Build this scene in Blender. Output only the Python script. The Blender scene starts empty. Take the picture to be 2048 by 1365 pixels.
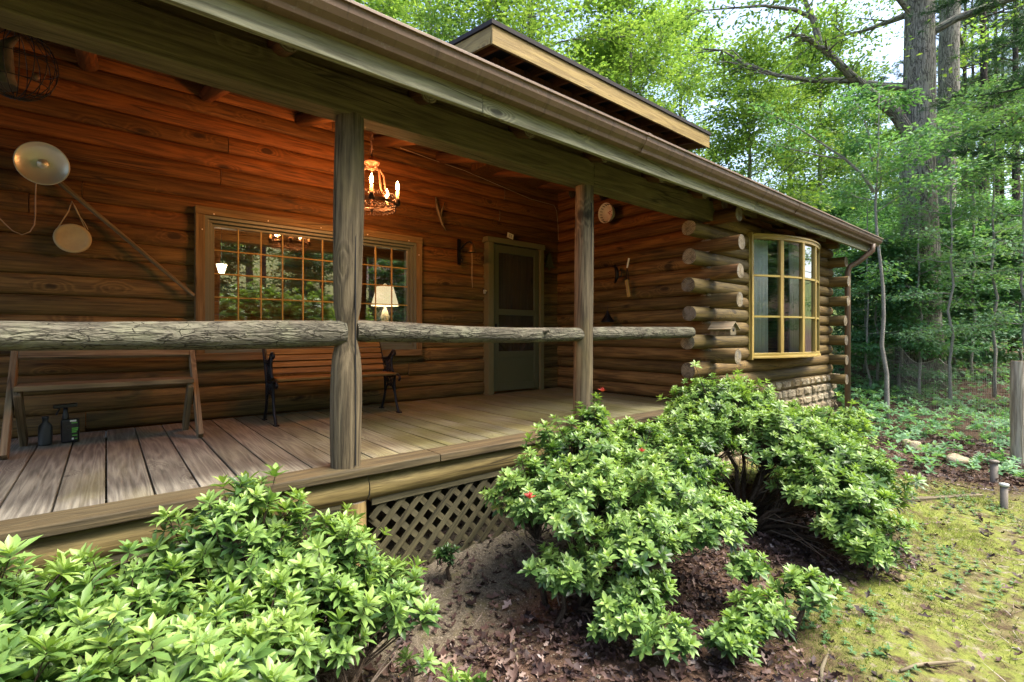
import bpy, math, random
import numpy as np
from mathutils import Vector, Matrix

R = math.radians
rng = random.Random(7)
nr = np.random.RandomState(11)
scene = bpy.context.scene
col = scene.collection
OFF = {}

# ------------------------------------------------------------------ camera
CAMZ = 0.77
F = 977.0
FW = (0.6391, 0.7691)
RT = (0.7691, -0.6391)


def at(u, v, Y=None, X=None, Z=None, s=None):
    """world point seen at photo pixel (u, v) on a given plane / depth (used to measure the place)"""
    a = (u - 1024) / F
    b = -(v - 672) / F
    dx = FW[0] + a * RT[0]
    dy = FW[1] + a * RT[1]
    if s is None:
        if Y is not None:
            s = Y / dy
        elif X is not None:
            s = X / dx
        else:
            s = (Z - CAMZ) / b
    return Vector((dx * s, dy * s, CAMZ + b * s))


cam = bpy.data.cameras.new("camera")
cam_o = bpy.data.objects.new("camera", cam)
col.objects.link(cam_o)
cam.sensor_width = 36
cam.lens = F / 2048 * 36
cam.shift_y = -10.5 / 2048
cam.clip_start = 0.05
cam.clip_end = 600
cam_o.location = (0, 0, CAMZ)
cam_o.rotation_euler = (R(90), 0, -math.atan2(FW[0], FW[1]))
scene.camera = cam_o

# ------------------------------------------------------------------ node helpers
def new_mat(name):
    m = bpy.data.materials.new(name)
    m.use_nodes = True
    nt = m.node_tree
    for n in list(nt.nodes):
        nt.nodes.remove(n)
    out = nt.nodes.new('ShaderNodeOutputMaterial')
    return m, nt, out


class NB:
    def __init__(s, nt):
        s.nt = nt

    def n(s, t, **kw):
        n = s.nt.nodes.new(t)
        for k, v in kw.items():
            setattr(n, k, v)
        return n

    def put(s, sock, v):
        if isinstance(v, bpy.types.NodeSocket):
            s.nt.links.new(v, sock)
        else:
            sock.default_value = v

    def math(s, op, a, b=0.0, c=None, clamp=False):
        n = s.n('ShaderNodeMath', operation=op, use_clamp=clamp)
        s.put(n.inputs[0], a)
        s.put(n.inputs[1], b)
        if c is not None:
            s.put(n.inputs[2], c)
        return n.outputs[0]

    def ss(s, x, lo, hi):
        n = s.n('ShaderNodeMapRange', interpolation_type='SMOOTHSTEP')
        s.put(n.inputs[0], x)
        n.inputs[1].default_value = lo
        n.inputs[2].default_value = hi
        return n.outputs[0]

    def mix(s, f, a, b, mode='MIX'):
        n = s.n('ShaderNodeMix', data_type='RGBA', blend_type=mode)
        s.put(n.inputs[0], f)
        s.put(n.inputs[6], a if isinstance(a, bpy.types.NodeSocket) else (*a, 1))
        s.put(n.inputs[7], b if isinstance(b, bpy.types.NodeSocket) else (*b, 1))
        return n.outputs[2]

    def vscale(s, vec, sc):
        n = s.n('ShaderNodeVectorMath', operation='MULTIPLY')
        s.put(n.inputs[0], vec)
        n.inputs[1].default_value = sc
        return n.outputs[0]

    def noise(s, vec, scale, detail=3, rough=.55, dist=0.0):
        n = s.n('ShaderNodeTexNoise')
        s.put(n.inputs['Vector'], vec)
        n.inputs['Scale'].default_value = scale
        n.inputs['Detail'].default_value = detail
        n.inputs['Roughness'].default_value = rough
        n.inputs['Distortion'].default_value = dist
        return n.outputs[0]

    def vor(s, vec, scale, feature='F1', rand=1.0):
        n = s.n('ShaderNodeTexVoronoi', feature=feature)
        s.put(n.inputs['Vector'], vec)
        n.inputs['Scale'].default_value = scale
        n.inputs['Randomness'].default_value = rand
        return n

    def attr(s, name):
        return s.n('ShaderNodeAttribute', attribute_name=name)

    def bump(s, h, strength, dist=0.01):
        n = s.n('ShaderNodeBump')
        n.inputs['Strength'].default_value = strength
        n.inputs['Distance'].default_value = dist
        s.put(n.inputs['Height'], h)
        return n.outputs[0]

    def pbsdf(s, base, rough=.6, normal=None, metal=0.0, spec=.5):
        p = s.n('ShaderNodeBsdfPrincipled')
        s.put(p.inputs['Base Color'], base if isinstance(base, bpy.types.NodeSocket) else (*base, 1))
        s.put(p.inputs['Roughness'], rough)
        p.inputs['Metallic'].default_value = metal
        p.inputs['Specular IOR Level'].default_value = spec
        if normal is not None:
            s.put(p.inputs['Normal'], normal)
        return p


def wood(name, dark, light, freq=26., stretch=(.45, 5.5, 5.5), knots=.6, rough=.7, bump=.35,
         stain=(.10, .09, .06), stain_amt=.35, moss=None, vary=.5, checks=.8, line=.55, upper_glow=None, hue=.525):
    m, nt, out = new_mat(name)
    b = NB(nt)
    gc = b.attr('gc').outputs['Vector']
    rnd = b.attr('rnd').outputs['Fac']
    base = b.noise(b.vscale(gc, stretch), 1.0, 2, .5, .25)
    gs = b.n('ShaderNodeSeparateXYZ')
    nt.links.new(gc, gs.inputs[0])
    kc = b.n('ShaderNodeCombineXYZ')
    b.put(kc.inputs[0], b.math('MULTIPLY', gs.outputs[0], 2.6))
    b.put(kc.inputs[1], b.math('MULTIPLY', b.math('ADD', gs.outputs[1], gs.outputs[2]), 5.5))
    kv = b.vor(kc.outputs[0], 1.0)
    kd = b.math('ADD', kv.outputs['Distance'], b.math('MULTIPLY_ADD', b.noise(gc, 30, 2), .06, -.03))
    sep = b.n('ShaderNodeSeparateColor')
    nt.links.new(kv.outputs['Color'], sep.inputs[0])
    kpick = b.math('LESS_THAN', sep.outputs[0], knots * .5)
    kmask = b.math('MULTIPLY', b.math('SUBTRACT', 1.0, b.ss(kd, .10, .19)), kpick)
    kpush = b.math('MULTIPLY', b.math('SUBTRACT', 1.0, b.ss(kd, .0, .45)), b.math('MULTIPLY', kpick, .35))
    ph = b.math('MULTIPLY', b.math('ADD', base, kpush), freq)
    ring = b.math('MULTIPLY_ADD', b.math('SINE', b.math('MULTIPLY', ph, 3.1)), .5, .5)
    ring = b.math('POWER', ring, 1.6)
    fib = b.noise(b.vscale(gc, (3.0, 60, 60)), 1.0, 4, .7)
    fib = b.ss(fib, .28, .74)
    blot = b.noise(b.vscale(gc, (.9, 3.2, 3.2)), 1.0, 4, .6, .4)
    g = b.math('ADD', b.math('MULTIPLY', ring, line), b.math('MULTIPLY', fib, 1.0 - line * .6), clamp=True)
    c = b.mix(g, dark, light)
    c = b.mix(b.math('MULTIPLY', b.ss(blot, .48, .78), stain_amt), c, stain)
    pale = b.noise(b.vscale(gc, (1.6, 7, 7)), 1.3, 5, .7, .8)
    c = b.mix(b.math('MULTIPLY', b.ss(pale, .56, .72), .28), c, tuple(min(1, x * 1.5) for x in light))
    c = b.mix(b.math('MULTIPLY', kmask, .85), c, tuple(x * .35 for x in dark))
    if moss:
        mo = b.noise(b.vscale(gc, (1.2, 2.5, 2.5)), 1.4, 4, .6)
        mf = b.math('MULTIPLY', b.ss(mo, .42, .7), moss[1])
        if len(moss) > 2:
            mp = b.n('ShaderNodeSeparateXYZ')
            nt.links.new(b.n('ShaderNodeNewGeometry').outputs['Position'], mp.inputs[0])
            mf = b.math('MULTIPLY', b.ss(mp.outputs[0], .5, 1.9), b.math('MULTIPLY_ADD', b.ss(mo, .35, .6), .5, .45))
        c = b.mix(mf, c, b.mix(g, tuple(x * .55 for x in moss[0]), moss[0]))
    if upper_glow:
        # warm chandelier glow put into the wood colour, redder with height
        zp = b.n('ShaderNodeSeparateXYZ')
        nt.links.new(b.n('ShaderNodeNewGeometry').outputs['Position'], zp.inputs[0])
        f_ = b.ss(b.math('MULTIPLY_ADD', blot, .8, b.math('SUBTRACT', zp.outputs[2], .4)), upper_glow[1], upper_glow[2])
        c = b.mix(b.math('MULTIPLY', f_, upper_glow[3]), c, b.mix(1.0, c, upper_glow[0], 'MULTIPLY'))
    if checks:
        cv_ = b.vor(b.vscale(gc, (.55, 16, 16)), 1.0, 'DISTANCE_TO_EDGE')
        ck = b.math('MULTIPLY', b.math('SUBTRACT', 1.0, b.ss(cv_.outputs['Distance'], .0, .035)), b.ss(b.noise(b.vscale(gc, (1.1, 6, 6)), 1.0, 2), .5, .6))
        c = b.mix(b.math('MULTIPLY', ck, checks), c, tuple(x * .2 for x in dark))
    hsv = b.n('ShaderNodeHueSaturation')
    b.put(hsv.inputs['Value'], b.math('MULTIPLY_ADD', rnd, vary, 1.0 - vary * .5))
    b.put(hsv.inputs['Hue'], b.math('MULTIPLY_ADD', rnd, -.014, hue))
    nt.links.new(c, hsv.inputs['Color'])
    h = b.math('ADD', b.math('MULTIPLY', ring, .5), b.math('MULTIPLY', fib, .7))
    h = b.math('ADD', h, b.math('MULTIPLY', blot, 1.2))
    p = b.pbsdf(hsv.outputs[0], rough, b.bump(h, bump, .006), spec=.35)
    nt.links.new(p.outputs[0], out.inputs[0])
    return m


def end_grain(name, dark, light):
    m, nt, out = new_mat(name)
    b = NB(nt)
    cc = b.attr('gc').outputs['Vector']
    rnd = b.attr('rnd').outputs['Fac']
    v2 = b.attr('ec').outputs['Vector']
    ln = b.n('ShaderNodeVectorMath', operation='LENGTH')
    nt.links.new(v2, ln.inputs[0])
    nz = b.noise(cc, 9, 3)
    rr = ln.outputs['Value']
    r = b.math('SINE', b.math('MULTIPLY', b.math('ADD', rr, b.math('MULTIPLY', nz, .025)), 420.))
    r = b.math('MULTIPLY_ADD', r, .5, .5)
    c = b.mix(r, dark, light)
    c = b.mix(b.math('MULTIPLY', b.ss(b.noise(cc, 11, 5, .7), .42, .66), .8), c, tuple(x * .5 for x in dark))
    c = b.mix(b.math('MULTIPLY', b.ss(b.noise(cc, 6, 3, .7), .5, .62), .55), c, (.19, .175, .15))
    sp = b.n('ShaderNodeSeparateXYZ')
    nt.links.new(v2, sp.inputs[0])
    an = b.math('ARCTAN2', sp.outputs[1], sp.outputs[2])
    an = b.math('ADD', an, b.math('MULTIPLY_ADD', rnd, 40., b.math('MULTIPLY', nz, .7)))
    ray = b.math('MULTIPLY', b.math('ABSOLUTE', b.math('SINE', b.math('MULTIPLY', an, 1.5))), b.math('MULTIPLY_ADD', rr, -6.0, 1.0))
    ck = b.math('MULTIPLY', b.math('SUBTRACT', 1.0, b.ss(ray, .0, .07)), b.ss(rr, .006, .03))
    c = b.mix(b.math('MULTIPLY', ck, .85), c, (.018, .012, .008))
    c = b.mix(b.math('MULTIPLY', b.math('SUBTRACT', 1.0, b.ss(rr, .0, .012)), .6), c, tuple(x * .4 for x in dark))
    hsv = b.n('ShaderNodeHueSaturation')
    b.put(hsv.inputs['Value'], b.math('MULTIPLY_ADD', rnd, .5, .75))
    nt.links.new(c, hsv.inputs['Color'])
    p = b.pbsdf(hsv.outputs[0], .85, b.bump(b.math('SUBTRACT', r, b.math('MULTIPLY', ck, 3.0)), .5, .003), spec=.25)
    nt.links.new(p.outputs[0], out.inputs[0])
    return m


def plain(name, c, rough=.5, metal=0.0, spec=.5, var=.15, scale=12., bump=.0, emit=None, emit_s=0.0):
    m, nt, out = new_mat(name)
    b = NB(nt)
    tc = b.n('ShaderNodeTexCoord').outputs['Object']
    nz = b.noise(tc, scale, 4, .6)
    cc = b.mix(b.math('MULTIPLY', nz, 1.0), tuple(x * (1 - var) for x in c), tuple(min(1, x * (1 + var)) for x in c))
    p = b.pbsdf(cc, b.math('MULTIPLY_ADD', nz, .2, rough - .1), b.bump(nz, bump, .004) if bump else None, metal, spec)
    if emit:
        p.inputs['Emission Color'].default_value = (*emit, 1)
        p.inputs['Emission Strength'].default_value = emit_s
    nt.links.new(p.outputs[0], out.inputs[0])
    return m


def bark(name, dark, light, sc=1.0, crack=.05, bump=.8, moss=None, stretch=.35):
    m, nt, out = new_mat(name)
    b = NB(nt)
    gc = b.attr('gc').outputs['Vector']
    # long winding furrows with short cross cracks between them
    n1 = b.noise(b.vscale(gc, (stretch * 14 * sc, 26 * sc, 26 * sc)), 1.0, 4, .55, .5)
    fur = b.math('ABSOLUTE', b.math('SUBTRACT', n1, .5))
    e1 = b.ss(fur, .0, crack)
    nn = b.n('ShaderNodeTexNoise')
    nt.links.new(gc, nn.inputs['Vector'])
    nn.inputs['Scale'].default_value = 16 * sc
    nn.inputs['Detail'].default_value = 4
    wv = b.n('ShaderNodeVectorMath', operation='MULTIPLY_ADD')
    nt.links.new(nn.outputs['Color'], wv.inputs[0])
    wv.inputs[1].default_value = (.05 / sc, .03 / sc, .03 / sc)
    nt.links.new(gc, wv.inputs[2])
    v = b.vor(b.vscale(wv.outputs[0], (stretch * 44 * sc, 26 * sc, 26 * sc)), 1.0, 'DISTANCE_TO_EDGE')
    msk = b.ss(b.noise(gc, 9 * sc, 3), .42, .56)
    e2 = b.math('MAXIMUM', b.ss(v.outputs['Distance'], .0, crack * 1.6), msk)
    e = b.math('MULTIPLY', e1, e2)
    fine = b.noise(b.vscale(gc, (.5, 1, 1)), 70 * sc, 5, .7)
    big = b.noise(gc, 5 * sc, 4, .6)
    c = b.mix(b.math('MULTIPLY_ADD', fine, .9, b.math('MULTIPLY_ADD', big, 1.1, -.6), clamp=True), dark, light)
    if moss:
        c = b.mix(b.math('MULTIPLY', b.ss(b.noise(gc, 5 * sc, 4), .45, .7), moss[1]), c, moss[0])
    c = b.mix(e, tuple(x * .45 for x in dark), c)
    h = b.math('ADD', b.math('MULTIPLY', b.ss(fur, .0, crack * 3.5), .8), b.math('MULTIPLY', fine, .4))
    h = b.math('ADD', h, b.math('MULTIPLY', e2, .35))
    p = b.pbsdf(c, .9, b.bump(h, bump, .012), spec=.2)
    nt.links.new(p.outputs[0], out.inputs[0])
    return m


def leafmat(name, stops, rough=.4, trans=.35, spec=.4, tint=(1.25, 1.3, .5)):
    m, nt, out = new_mat(name)
    b = NB(nt)
    rnd = b.attr('rnd').outputs['Fac']
    ramp = b.n('ShaderNodeValToRGB')
    el = ramp.color_ramp.elements
    el[0].position, el[0].color = stops[0][0], (*stops[0][1], 1)
    el[1].position, el[1].color = stops[-1][0], (*stops[-1][1], 1)
    for p_, c_ in stops[1:-1]:
        e = el.new(p_)
        e.color = (*c_, 1)
    nt.links.new(rnd, ramp.inputs[0])
    p = b.pbsdf(ramp.outputs[0], rough, None, spec=spec)
    t = b.n('ShaderNodeBsdfTranslucent')
    tc = b.mix(1.0, ramp.outputs[0], tint, 'MULTIPLY')
    nt.links.new(tc, t.inputs[0])
    mx = b.n('ShaderNodeMixShader')
    mx.inputs[0].default_value = trans
    nt.links.new(p.outputs[0], mx.inputs[1])
    nt.links.new(t.outputs[0], mx.inputs[2])
    nt.links.new(mx.outputs[0], out.inputs[0])
    return m


def glassmat(name, k=2.0, base=.03, tint=(.95, .97, .95), rough=0.0):
    m, nt, out = new_mat(name)
    b = NB(nt)
    fr = b.n('ShaderNodeFresnel')
    fr.inputs[0].default_value = 1.45
    f = b.math('MULTIPLY_ADD', fr.outputs[0], k, base, clamp=True)
    t = b.n('ShaderNodeBsdfTransparent')
    t.inputs[0].default_value = (*tint, 1)
    g = b.n('ShaderNodeBsdfGlossy')
    g.inputs['Roughness'].default_value = rough
    tc = b.n('ShaderNodeTexCoord').outputs['Object']
    g_n = b.bump(b.noise(tc, 1.1, 1), .02, .01)
    nt.links.new(g_n, g.inputs['Normal'])
    mx = b.n('ShaderNodeMixShader')
    nt.links.new(f, mx.inputs[0])
    nt.links.new(t.outputs[0], mx.inputs[1])
    nt.links.new(g.outputs[0], mx.inputs[2])
    nt.links.new(mx.outputs[0], out.inputs[0])
    return m


# ------------------------------------------------------------------ mesh builder
class MB:
    def __init__(s):
        s.v, s.f, s.g, s.e, s.r, s.m, s.sm = [], [], [], [], [], [], []

    def add(s, verts, faces, gc=None, rnd=None, mat=0, smooth=False, ec=None):
        o = len(s.v)
        s.v += [tuple(p) for p in verts]
        s.g += [tuple(p) for p in (gc if gc is not None else verts)]
        s.e += [tuple(p) for p in ec] if ec is not None else [(0, 0, 0)] * len(verts)
        r = rng.random() if rnd is None else rnd
        s.r += [r] * len(verts)
        for k, f in enumerate(faces):
            s.f.append(tuple(i + o for i in f))
            s.m.append(mat if not isinstance(mat, list) else mat[k])
            s.sm.append(smooth if not isinstance(smooth, list) else smooth[k])

    def obox(s, c, ax, half, grain=0, rnd=None, mat=0):
        """box: centre, three unit axes, half sizes; grain runs along axis number `grain`"""
        c = Vector(c)
        vs, gs = [], []
        off = Vector((rng.uniform(-50, 50), rng.uniform(-50, 50), rng.uniform(-50, 50)))
        order = [grain, (grain + 1) % 3, (grain + 2) % 3]
        for i in (-1, 1):
            for j in (-1, 1):
                for k in (-1, 1):
                    l = (i * half[0], j * half[1], k * half[2])
                    vs.append(c + ax[0] * l[0] + ax[1] * l[1] + ax[2] * l[2])
                    gs.append(off + Vector([l[q] for q in order]))
        fs = [(0, 1, 3, 2), (4, 6, 7, 5), (0, 4, 5, 1), (2, 3, 7, 6), (0, 2, 6, 4), (1, 5, 7, 3)]
        s.add(vs, fs, gs, rnd, mat)

    def box(s, x0, x1, y0, y1, z0, z1, grain=0, rnd=None, mat=0):
        s.obox(((x0 + x1) / 2, (y0 + y1) / 2, (z0 + z1) / 2), (Vector((1, 0, 0)), Vector((0, 1, 0)), Vector((0, 0, 1))),
               ((x1 - x0) / 2, (y1 - y0) / 2, (z1 - z0) / 2), grain, rnd, mat)

    def bar(s, p0, p1, w, h, up=(0, 0, 1), rnd=None, mat=0):
        p0, p1 = Vector(p0), Vector(p1)
        d = (p1 - p0)
        L = d.length
        d.normalize()
        sd = d.cross(Vector(up)).normalized()
        uu = sd.cross(d).normalized()
        s.obox((p0 + p1) / 2, (d, sd, uu), (L / 2, w / 2, h / 2), 0, rnd, mat)

    def log(s, p0, p1, r0, r1=None, seg=14, rings=None, wob=.04, sq=(1, 1), up=(0, 0, 1), caps=True, rad=None,
            endmat=1, mat=0, sup=1.0, bend=0.0, rnd=None):
        p0, p1 = Vector(p0), Vector(p1)
        r1 = r0 if r1 is None else r1
        d = p1 - p0
        L = d.length
        d.normalize()
        a = d.cross(Vector(up))
        if a.length < 1e-3:
            a = d.cross(Vector((0, 1, 0)))
        a.normalize()
        c = a.cross(d).normalized()
        rings = rings or max(3, int(L / .22))
        ph = [rng.uniform(0, 6.28) for _ in range(6)]
        off = Vector((rng.uniform(-50, 50), rng.uniform(-50, 50), rng.uniform(-50, 50)))
        vs, gs, es, fs = [], [], [], []
        for i in range(rings + 1):
            t = i / rings
            rr = (r0 + (r1 - r0) * t) * (rad(t) if rad else 1)
            q = p0 + d * (L * t) + c * (bend * math.sin(3.1 * t + ph[5])) + a * (bend * .6 * math.sin(4.3 * t + ph[4]))
            for k in range(seg):
                th = 2 * math.pi * k / seg
                w = 1 + wob * (math.sin(2 * th + ph[0] + 3 * t * L) * .6 + math.sin(3 * th + ph[1] - 2.3 * t * L) * .4
                               + math.sin(ph[2] + 5.1 * t * L) * .5 + math.sin(ph[3] + 11 * t * L + th) * .25)
                ca, sa = math.cos(th), math.sin(th)
                if sup != 1.0:
                    ca = math.copysign(abs(ca) ** sup, ca)
                    sa = math.copysign(abs(sa) ** sup, sa)
                x, y = rr * w * ca * sq[0], rr * w * sa * sq[1]
                vs.append(q + a * x + c * y)
                gs.append(off + Vector((L * t, x, y)))
                es.append((0, x, y))
        for i in range(rings):
            for k in range(seg):
                k2 = (k + 1) % seg
                fs.append((i * seg + k, i * seg + k2, (i + 1) * seg + k2, (i + 1) * seg + k))
        s.add(vs, fs, gs, rnd, mat, True, es)
        if caps:
            for i in (0, rings):
                ring = list(range(i * seg, i * seg + seg))
                cv = [vs[k] for k in ring]
                s.add(cv, [tuple(range(seg)) if i else tuple(reversed(range(seg)))], [gs[k] for k in ring], rnd, endmat,
                      False, [es[k] for k in ring])

    def tube(s, pts, radii, seg=6, mat=0, rnd=None, cap=True):
        pts = [Vector(p) for p in pts]
        n = len(pts)
        if not isinstance(radii, (list, tuple)):
            radii = [radii] * n
        vs, gs, fs = [], [], []
        ref = Vector((.31, .52, .79))
        off = Vector((rng.uniform(-50, 50), rng.uniform(-50, 50), rng.uniform(-50, 50)))
        L = 0
        a = None
        for i in range(n):
            d = (pts[min(i + 1, n - 1)] - pts[max(i - 1, 0)])
            if d.length < 1e-9:
                d = Vector((0, 0, 1))
            d.normalize()
            if a is None:
                a = d.cross(ref).normalized()
            else:
                a = (a - d * a.dot(d))
                a = a.normalized() if a.length > 1e-6 else d.cross(ref).normalized()
            c = d.cross(a)
            if i:
                L += (pts[i] - pts[i - 1]).length
            for k in range(seg):
                th = 2 * math.pi * k / seg
                x, y = radii[i] * math.cos(th), radii[i] * math.sin(th)
                vs.append(pts[i] + a * x + c * y)
                gs.append(off + Vector((L, x, y)))
        for i in range(n - 1):
            for k in range(seg):
                k2 = (k + 1) % seg
                fs.append((i * seg + k, i * seg + k2, (i + 1) * seg + k2, (i + 1) * seg + k))
        sm = [True] * len(fs)
        if cap:
            fs.append(tuple(reversed(range(seg))))
            fs.append(tuple(range((n - 1) * seg, n * seg)))
            sm += [False, False]
        s.add(vs, fs, gs, rnd, mat, sm)

    def lathe(s, prof, c, axis=(0, 0, 1), seg=20, mat=0, rnd=None, smooth=True):
        """prof: list of (radius, distance along axis)"""
        c = Vector(c)
        d = Vector(axis).normalized()
        a = d.cross(Vector((.31, .52, .79))).normalized()
        e = d.cross(a)
        vs, fs = [], []
        for (r, h) in prof:
            for k in range(seg):
                th = 2 * math.pi * k / seg
                vs.append(c + d * h + a * (r * math.cos(th)) + e * (r * math.sin(th)))
        n = len(prof)
        for i in range(n - 1):
            for k in range(seg):
                k2 = (k + 1) % seg
                fs.append((i * seg + k, i * seg + k2, (i + 1) * seg + k2, (i + 1) * seg + k))
        s.add(vs, fs, None, rnd, mat, smooth)

    def extrude_x(s, prof, x0, x1, mat=0, rnd=None):
        """closed (y, z) outline swept along x"""
        n = len(prof)
        vs = [(x0, y, z) for y, z in prof] + [(x1, y, z) for y, z in prof]
        fs = [(i, (i + 1) % n, n + (i + 1) % n, n + i) for i in range(n)]
        fs += [tuple(reversed(range(n))), tuple(range(n, 2 * n))]
        s.add(vs, fs, None, rnd, mat)

    def build(s, name, mats, parent=None, bevel=0.0, segs=2, loc=None, weld=False):
        me = bpy.data.meshes.new(name)
        off = Vector(OFF.get(parent.name, (0, 0, 0))) if parent else Vector(loc or (0, 0, 0))
        me.from_pydata([tuple(Vector(p) - off) for p in s.v], [], s.f)
        for m in (mats if isinstance(mats, (list, tuple)) else [mats]):
            me.materials.append(m)
        nm = len(me.materials)
        me.polygons.foreach_set('material_index', [min(i, nm - 1) for i in s.m])
        me.polygons.foreach_set('use_smooth', s.sm)
        for nme, dat, ty in (('gc', s.g, 'FLOAT_VECTOR'), ('ec', s.e, 'FLOAT_VECTOR')):
            at_ = me.attributes.new(nme, ty, 'POINT')
            at_.data.foreach_set('vector', [x for p in dat for x in p])
        at_ = me.attributes.new('rnd', 'FLOAT', 'POINT')
        at_.data.foreach_set('value', s.r)
        me.update()
        o = bpy.data.objects.new(name, me)
        col.objects.link(o)
        if parent:
            o.parent = parent
        else:
            o.location = off
        OFF[o.name] = tuple(off)
        if bevel:
            b = o.modifiers.new('bevel', 'BEVEL')
            b.width = bevel
            b.segments = segs
            b.limit_method = 'ANGLE'
            b.angle_limit = R(50)
        return o


def tag(o, label=None, cat=None, group=None, kind=None):
    if label:
        o['label'] = label
    if cat:
        o['category'] = cat
    if group:
        o['group'] = group
    if kind:
        o['kind'] = kind
    return o


def thing(name, label, cat, loc=(0, 0, 0), group=None):
    o = bpy.data.objects.new(name, None)
    col.objects.link(o)
    o.location = loc
    o.empty_display_size = .1
    OFF[o.name] = tuple(loc)
    return tag(o, label, cat, group)


# ------------------------------------------------------------------ materials
M = {}
M['wall'] = wood('cabin_wall_wood', (.054, .028, .010), (.2, .112, .041), freq=20, knots=.8, stain=(.045, .028, .013), stain_amt=.65, line=.4, vary=.6, upper_glow=((1.0, .52, .37), 1.1, 2.2, 1.0))  # high logs carry the chandelier's red glow in their colour
M['front'] = wood('front_log_wood', (.06, .033, .011), (.2, .122, .04), freq=18, hue=.518, knots=.8, stain=(.16, .11, .05), stain_amt=.5, line=.4)
M['end'] = end_grain('log_end_grain', (.11, .085, .05), (.29, .235, .15))
M['beam'] = wood('beam_wood', (.066, .049, .022), (.185, .143, .066), freq=16, hue=.512, knots=.45, stain=(.13, .11, .05), stain_amt=.5, vary=.3, line=.4)
M['fascia'] = wood('fascia_wood', (.11, .1, .06), (.31, .285, .185), freq=24, knots=.35, stain=(.2, .2, .12), stain_amt=.5, vary=.3, stretch=(.3, 6, 6))
M['dormer'] = wood('dormer_board_wood', (.19, .105, .035), (.34, .205, .075), freq=16, knots=.4, vary=.2, stain_amt=.2)
M['post'] = wood('weathered_post_wood', (.034, .024, .012), (.15, .115, .066), freq=15, line=.4, stretch=(.5, 8, 8), knots=1.0, hue=.512, bump=.7, stain=(.22, .17, .07), stain_amt=.6, vary=.3, rough=.85)
M['deck'] = wood('deck_wood', (.09, .077, .064), (.235, .21, .175), freq=30, stretch=(.35, 6, 6), knots=.3, checks=.4, bump=.35, stain=(.2, .16, .07), stain_amt=.45, vary=.4, rough=.6, line=.5, moss=((.17, .145, .06), .4, 1), hue=.53)
M['trim'] = wood('deck_edge_wood', (.04, .025, .013), (.11, .07, .036), freq=22, knots=.3, vary=.3)
M['rimlog'] = wood('rim_log_wood', (.11, .066, .026), (.29, .19, .078), freq=16, knots=.6, vary=.3, line=.35)
M['lattice'] = wood('lattice_wood', (.038, .031, .016), (.095, .076, .04), freq=14, knots=.1, vary=.5)
M['casing'] = wood('window_casing_wood', (.10, .055, .026), (.2, .12, .06), freq=16, knots=.1, vary=.15)
M['bow'] = wood('bow_window_wood', (.25, .145, .038), (.42, .27, .088), freq=16, knots=.15, vary=.2, rough=.45)
M['bench'] = wood('plain_bench_wood', (.09, .06, .035), (.25, .18, .11), freq=20, knots=.4, vary=.3)
M['slat'] = wood('bench_slat_wood', (.085, .038, .013), (.22, .11, .038), freq=18, knots=.1, vary=.3, rough=.5)
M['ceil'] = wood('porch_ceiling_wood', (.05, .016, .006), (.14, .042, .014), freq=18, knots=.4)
M['inner'] = wood('interior_wood', (.16, .06, .02), (.36, .16, .06), freq=18, knots=.4)
M['stick'] = wood('pole_wood', (.09, .065, .04), (.23, .17, .11), freq=14, knots=.2)
M['railbark'] = bark('rail_bark', (.075, .065, .046), (.25, .23, .168), sc=1.1, crack=.03, bump=.9, moss=((.2, .22, .12), .3), stretch=.3)
M['oakbark'] = bark('oak_bark', (.17, .155, .13), (.46, .43, .37), sc=.6, crack=.06, bump=.9, moss=((.14, .16, .08), .4), stretch=.25)
M['pinebark'] = bark('pine_bark', (.045, .036, .03), (.14, .115, .095), sc=.6, crack=.07, bump=.9, stretch=.3)
M['palebark'] = bark('pale_bark', (.22, .2, .17), (.44, .42, .37), sc=1.2, crack=.02, bump=.4, stretch=1.2)
M['stembark'] = bark('shrub_bark', (.045, .03, .02), (.13, .095, .065), sc=2.5, crack=.05, bump=.6)
M['twig'] = plain('dead_twig', (.17, .13, .095), .8)
M['postwood'] = wood('fence_post_wood', (.15, .12, .09), (.42, .37, .3), freq=26, knots=.3, bump=.6, vary=.2)
M['gutter'] = plain('gutter_paint', (.175, .105, .062), .38, 0.0, .5, .12, 5)
def gutter_mat():
    m, nt, out = new_mat('gutter_paint')
    b = NB(nt)
    pos = b.n('ShaderNodeNewGeometry').outputs['Position']
    st = b.noise(b.vscale(pos, (22, 2, 2.5)), 1.0, 4, .7)
    bl = b.noise(pos, 3, 4, .6)
    c = b.mix(bl, (.13, .078, .046), (.2, .125, .075))
    c = b.mix(b.math('MULTIPLY', b.ss(st, .52, .68), .65), c, (.075, .05, .032))
    c = b.mix(b.math('MULTIPLY', b.ss(b.noise(pos, 40, 3, .7), .6, .7), .5), c, (.26, .21, .15))
    p = b.pbsdf(c, b.math('MULTIPLY_ADD', st, .4, .3), b.bump(bl, .15, .01))
    nt.links.new(p.outputs[0], out.inputs[0])
    return m


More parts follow.
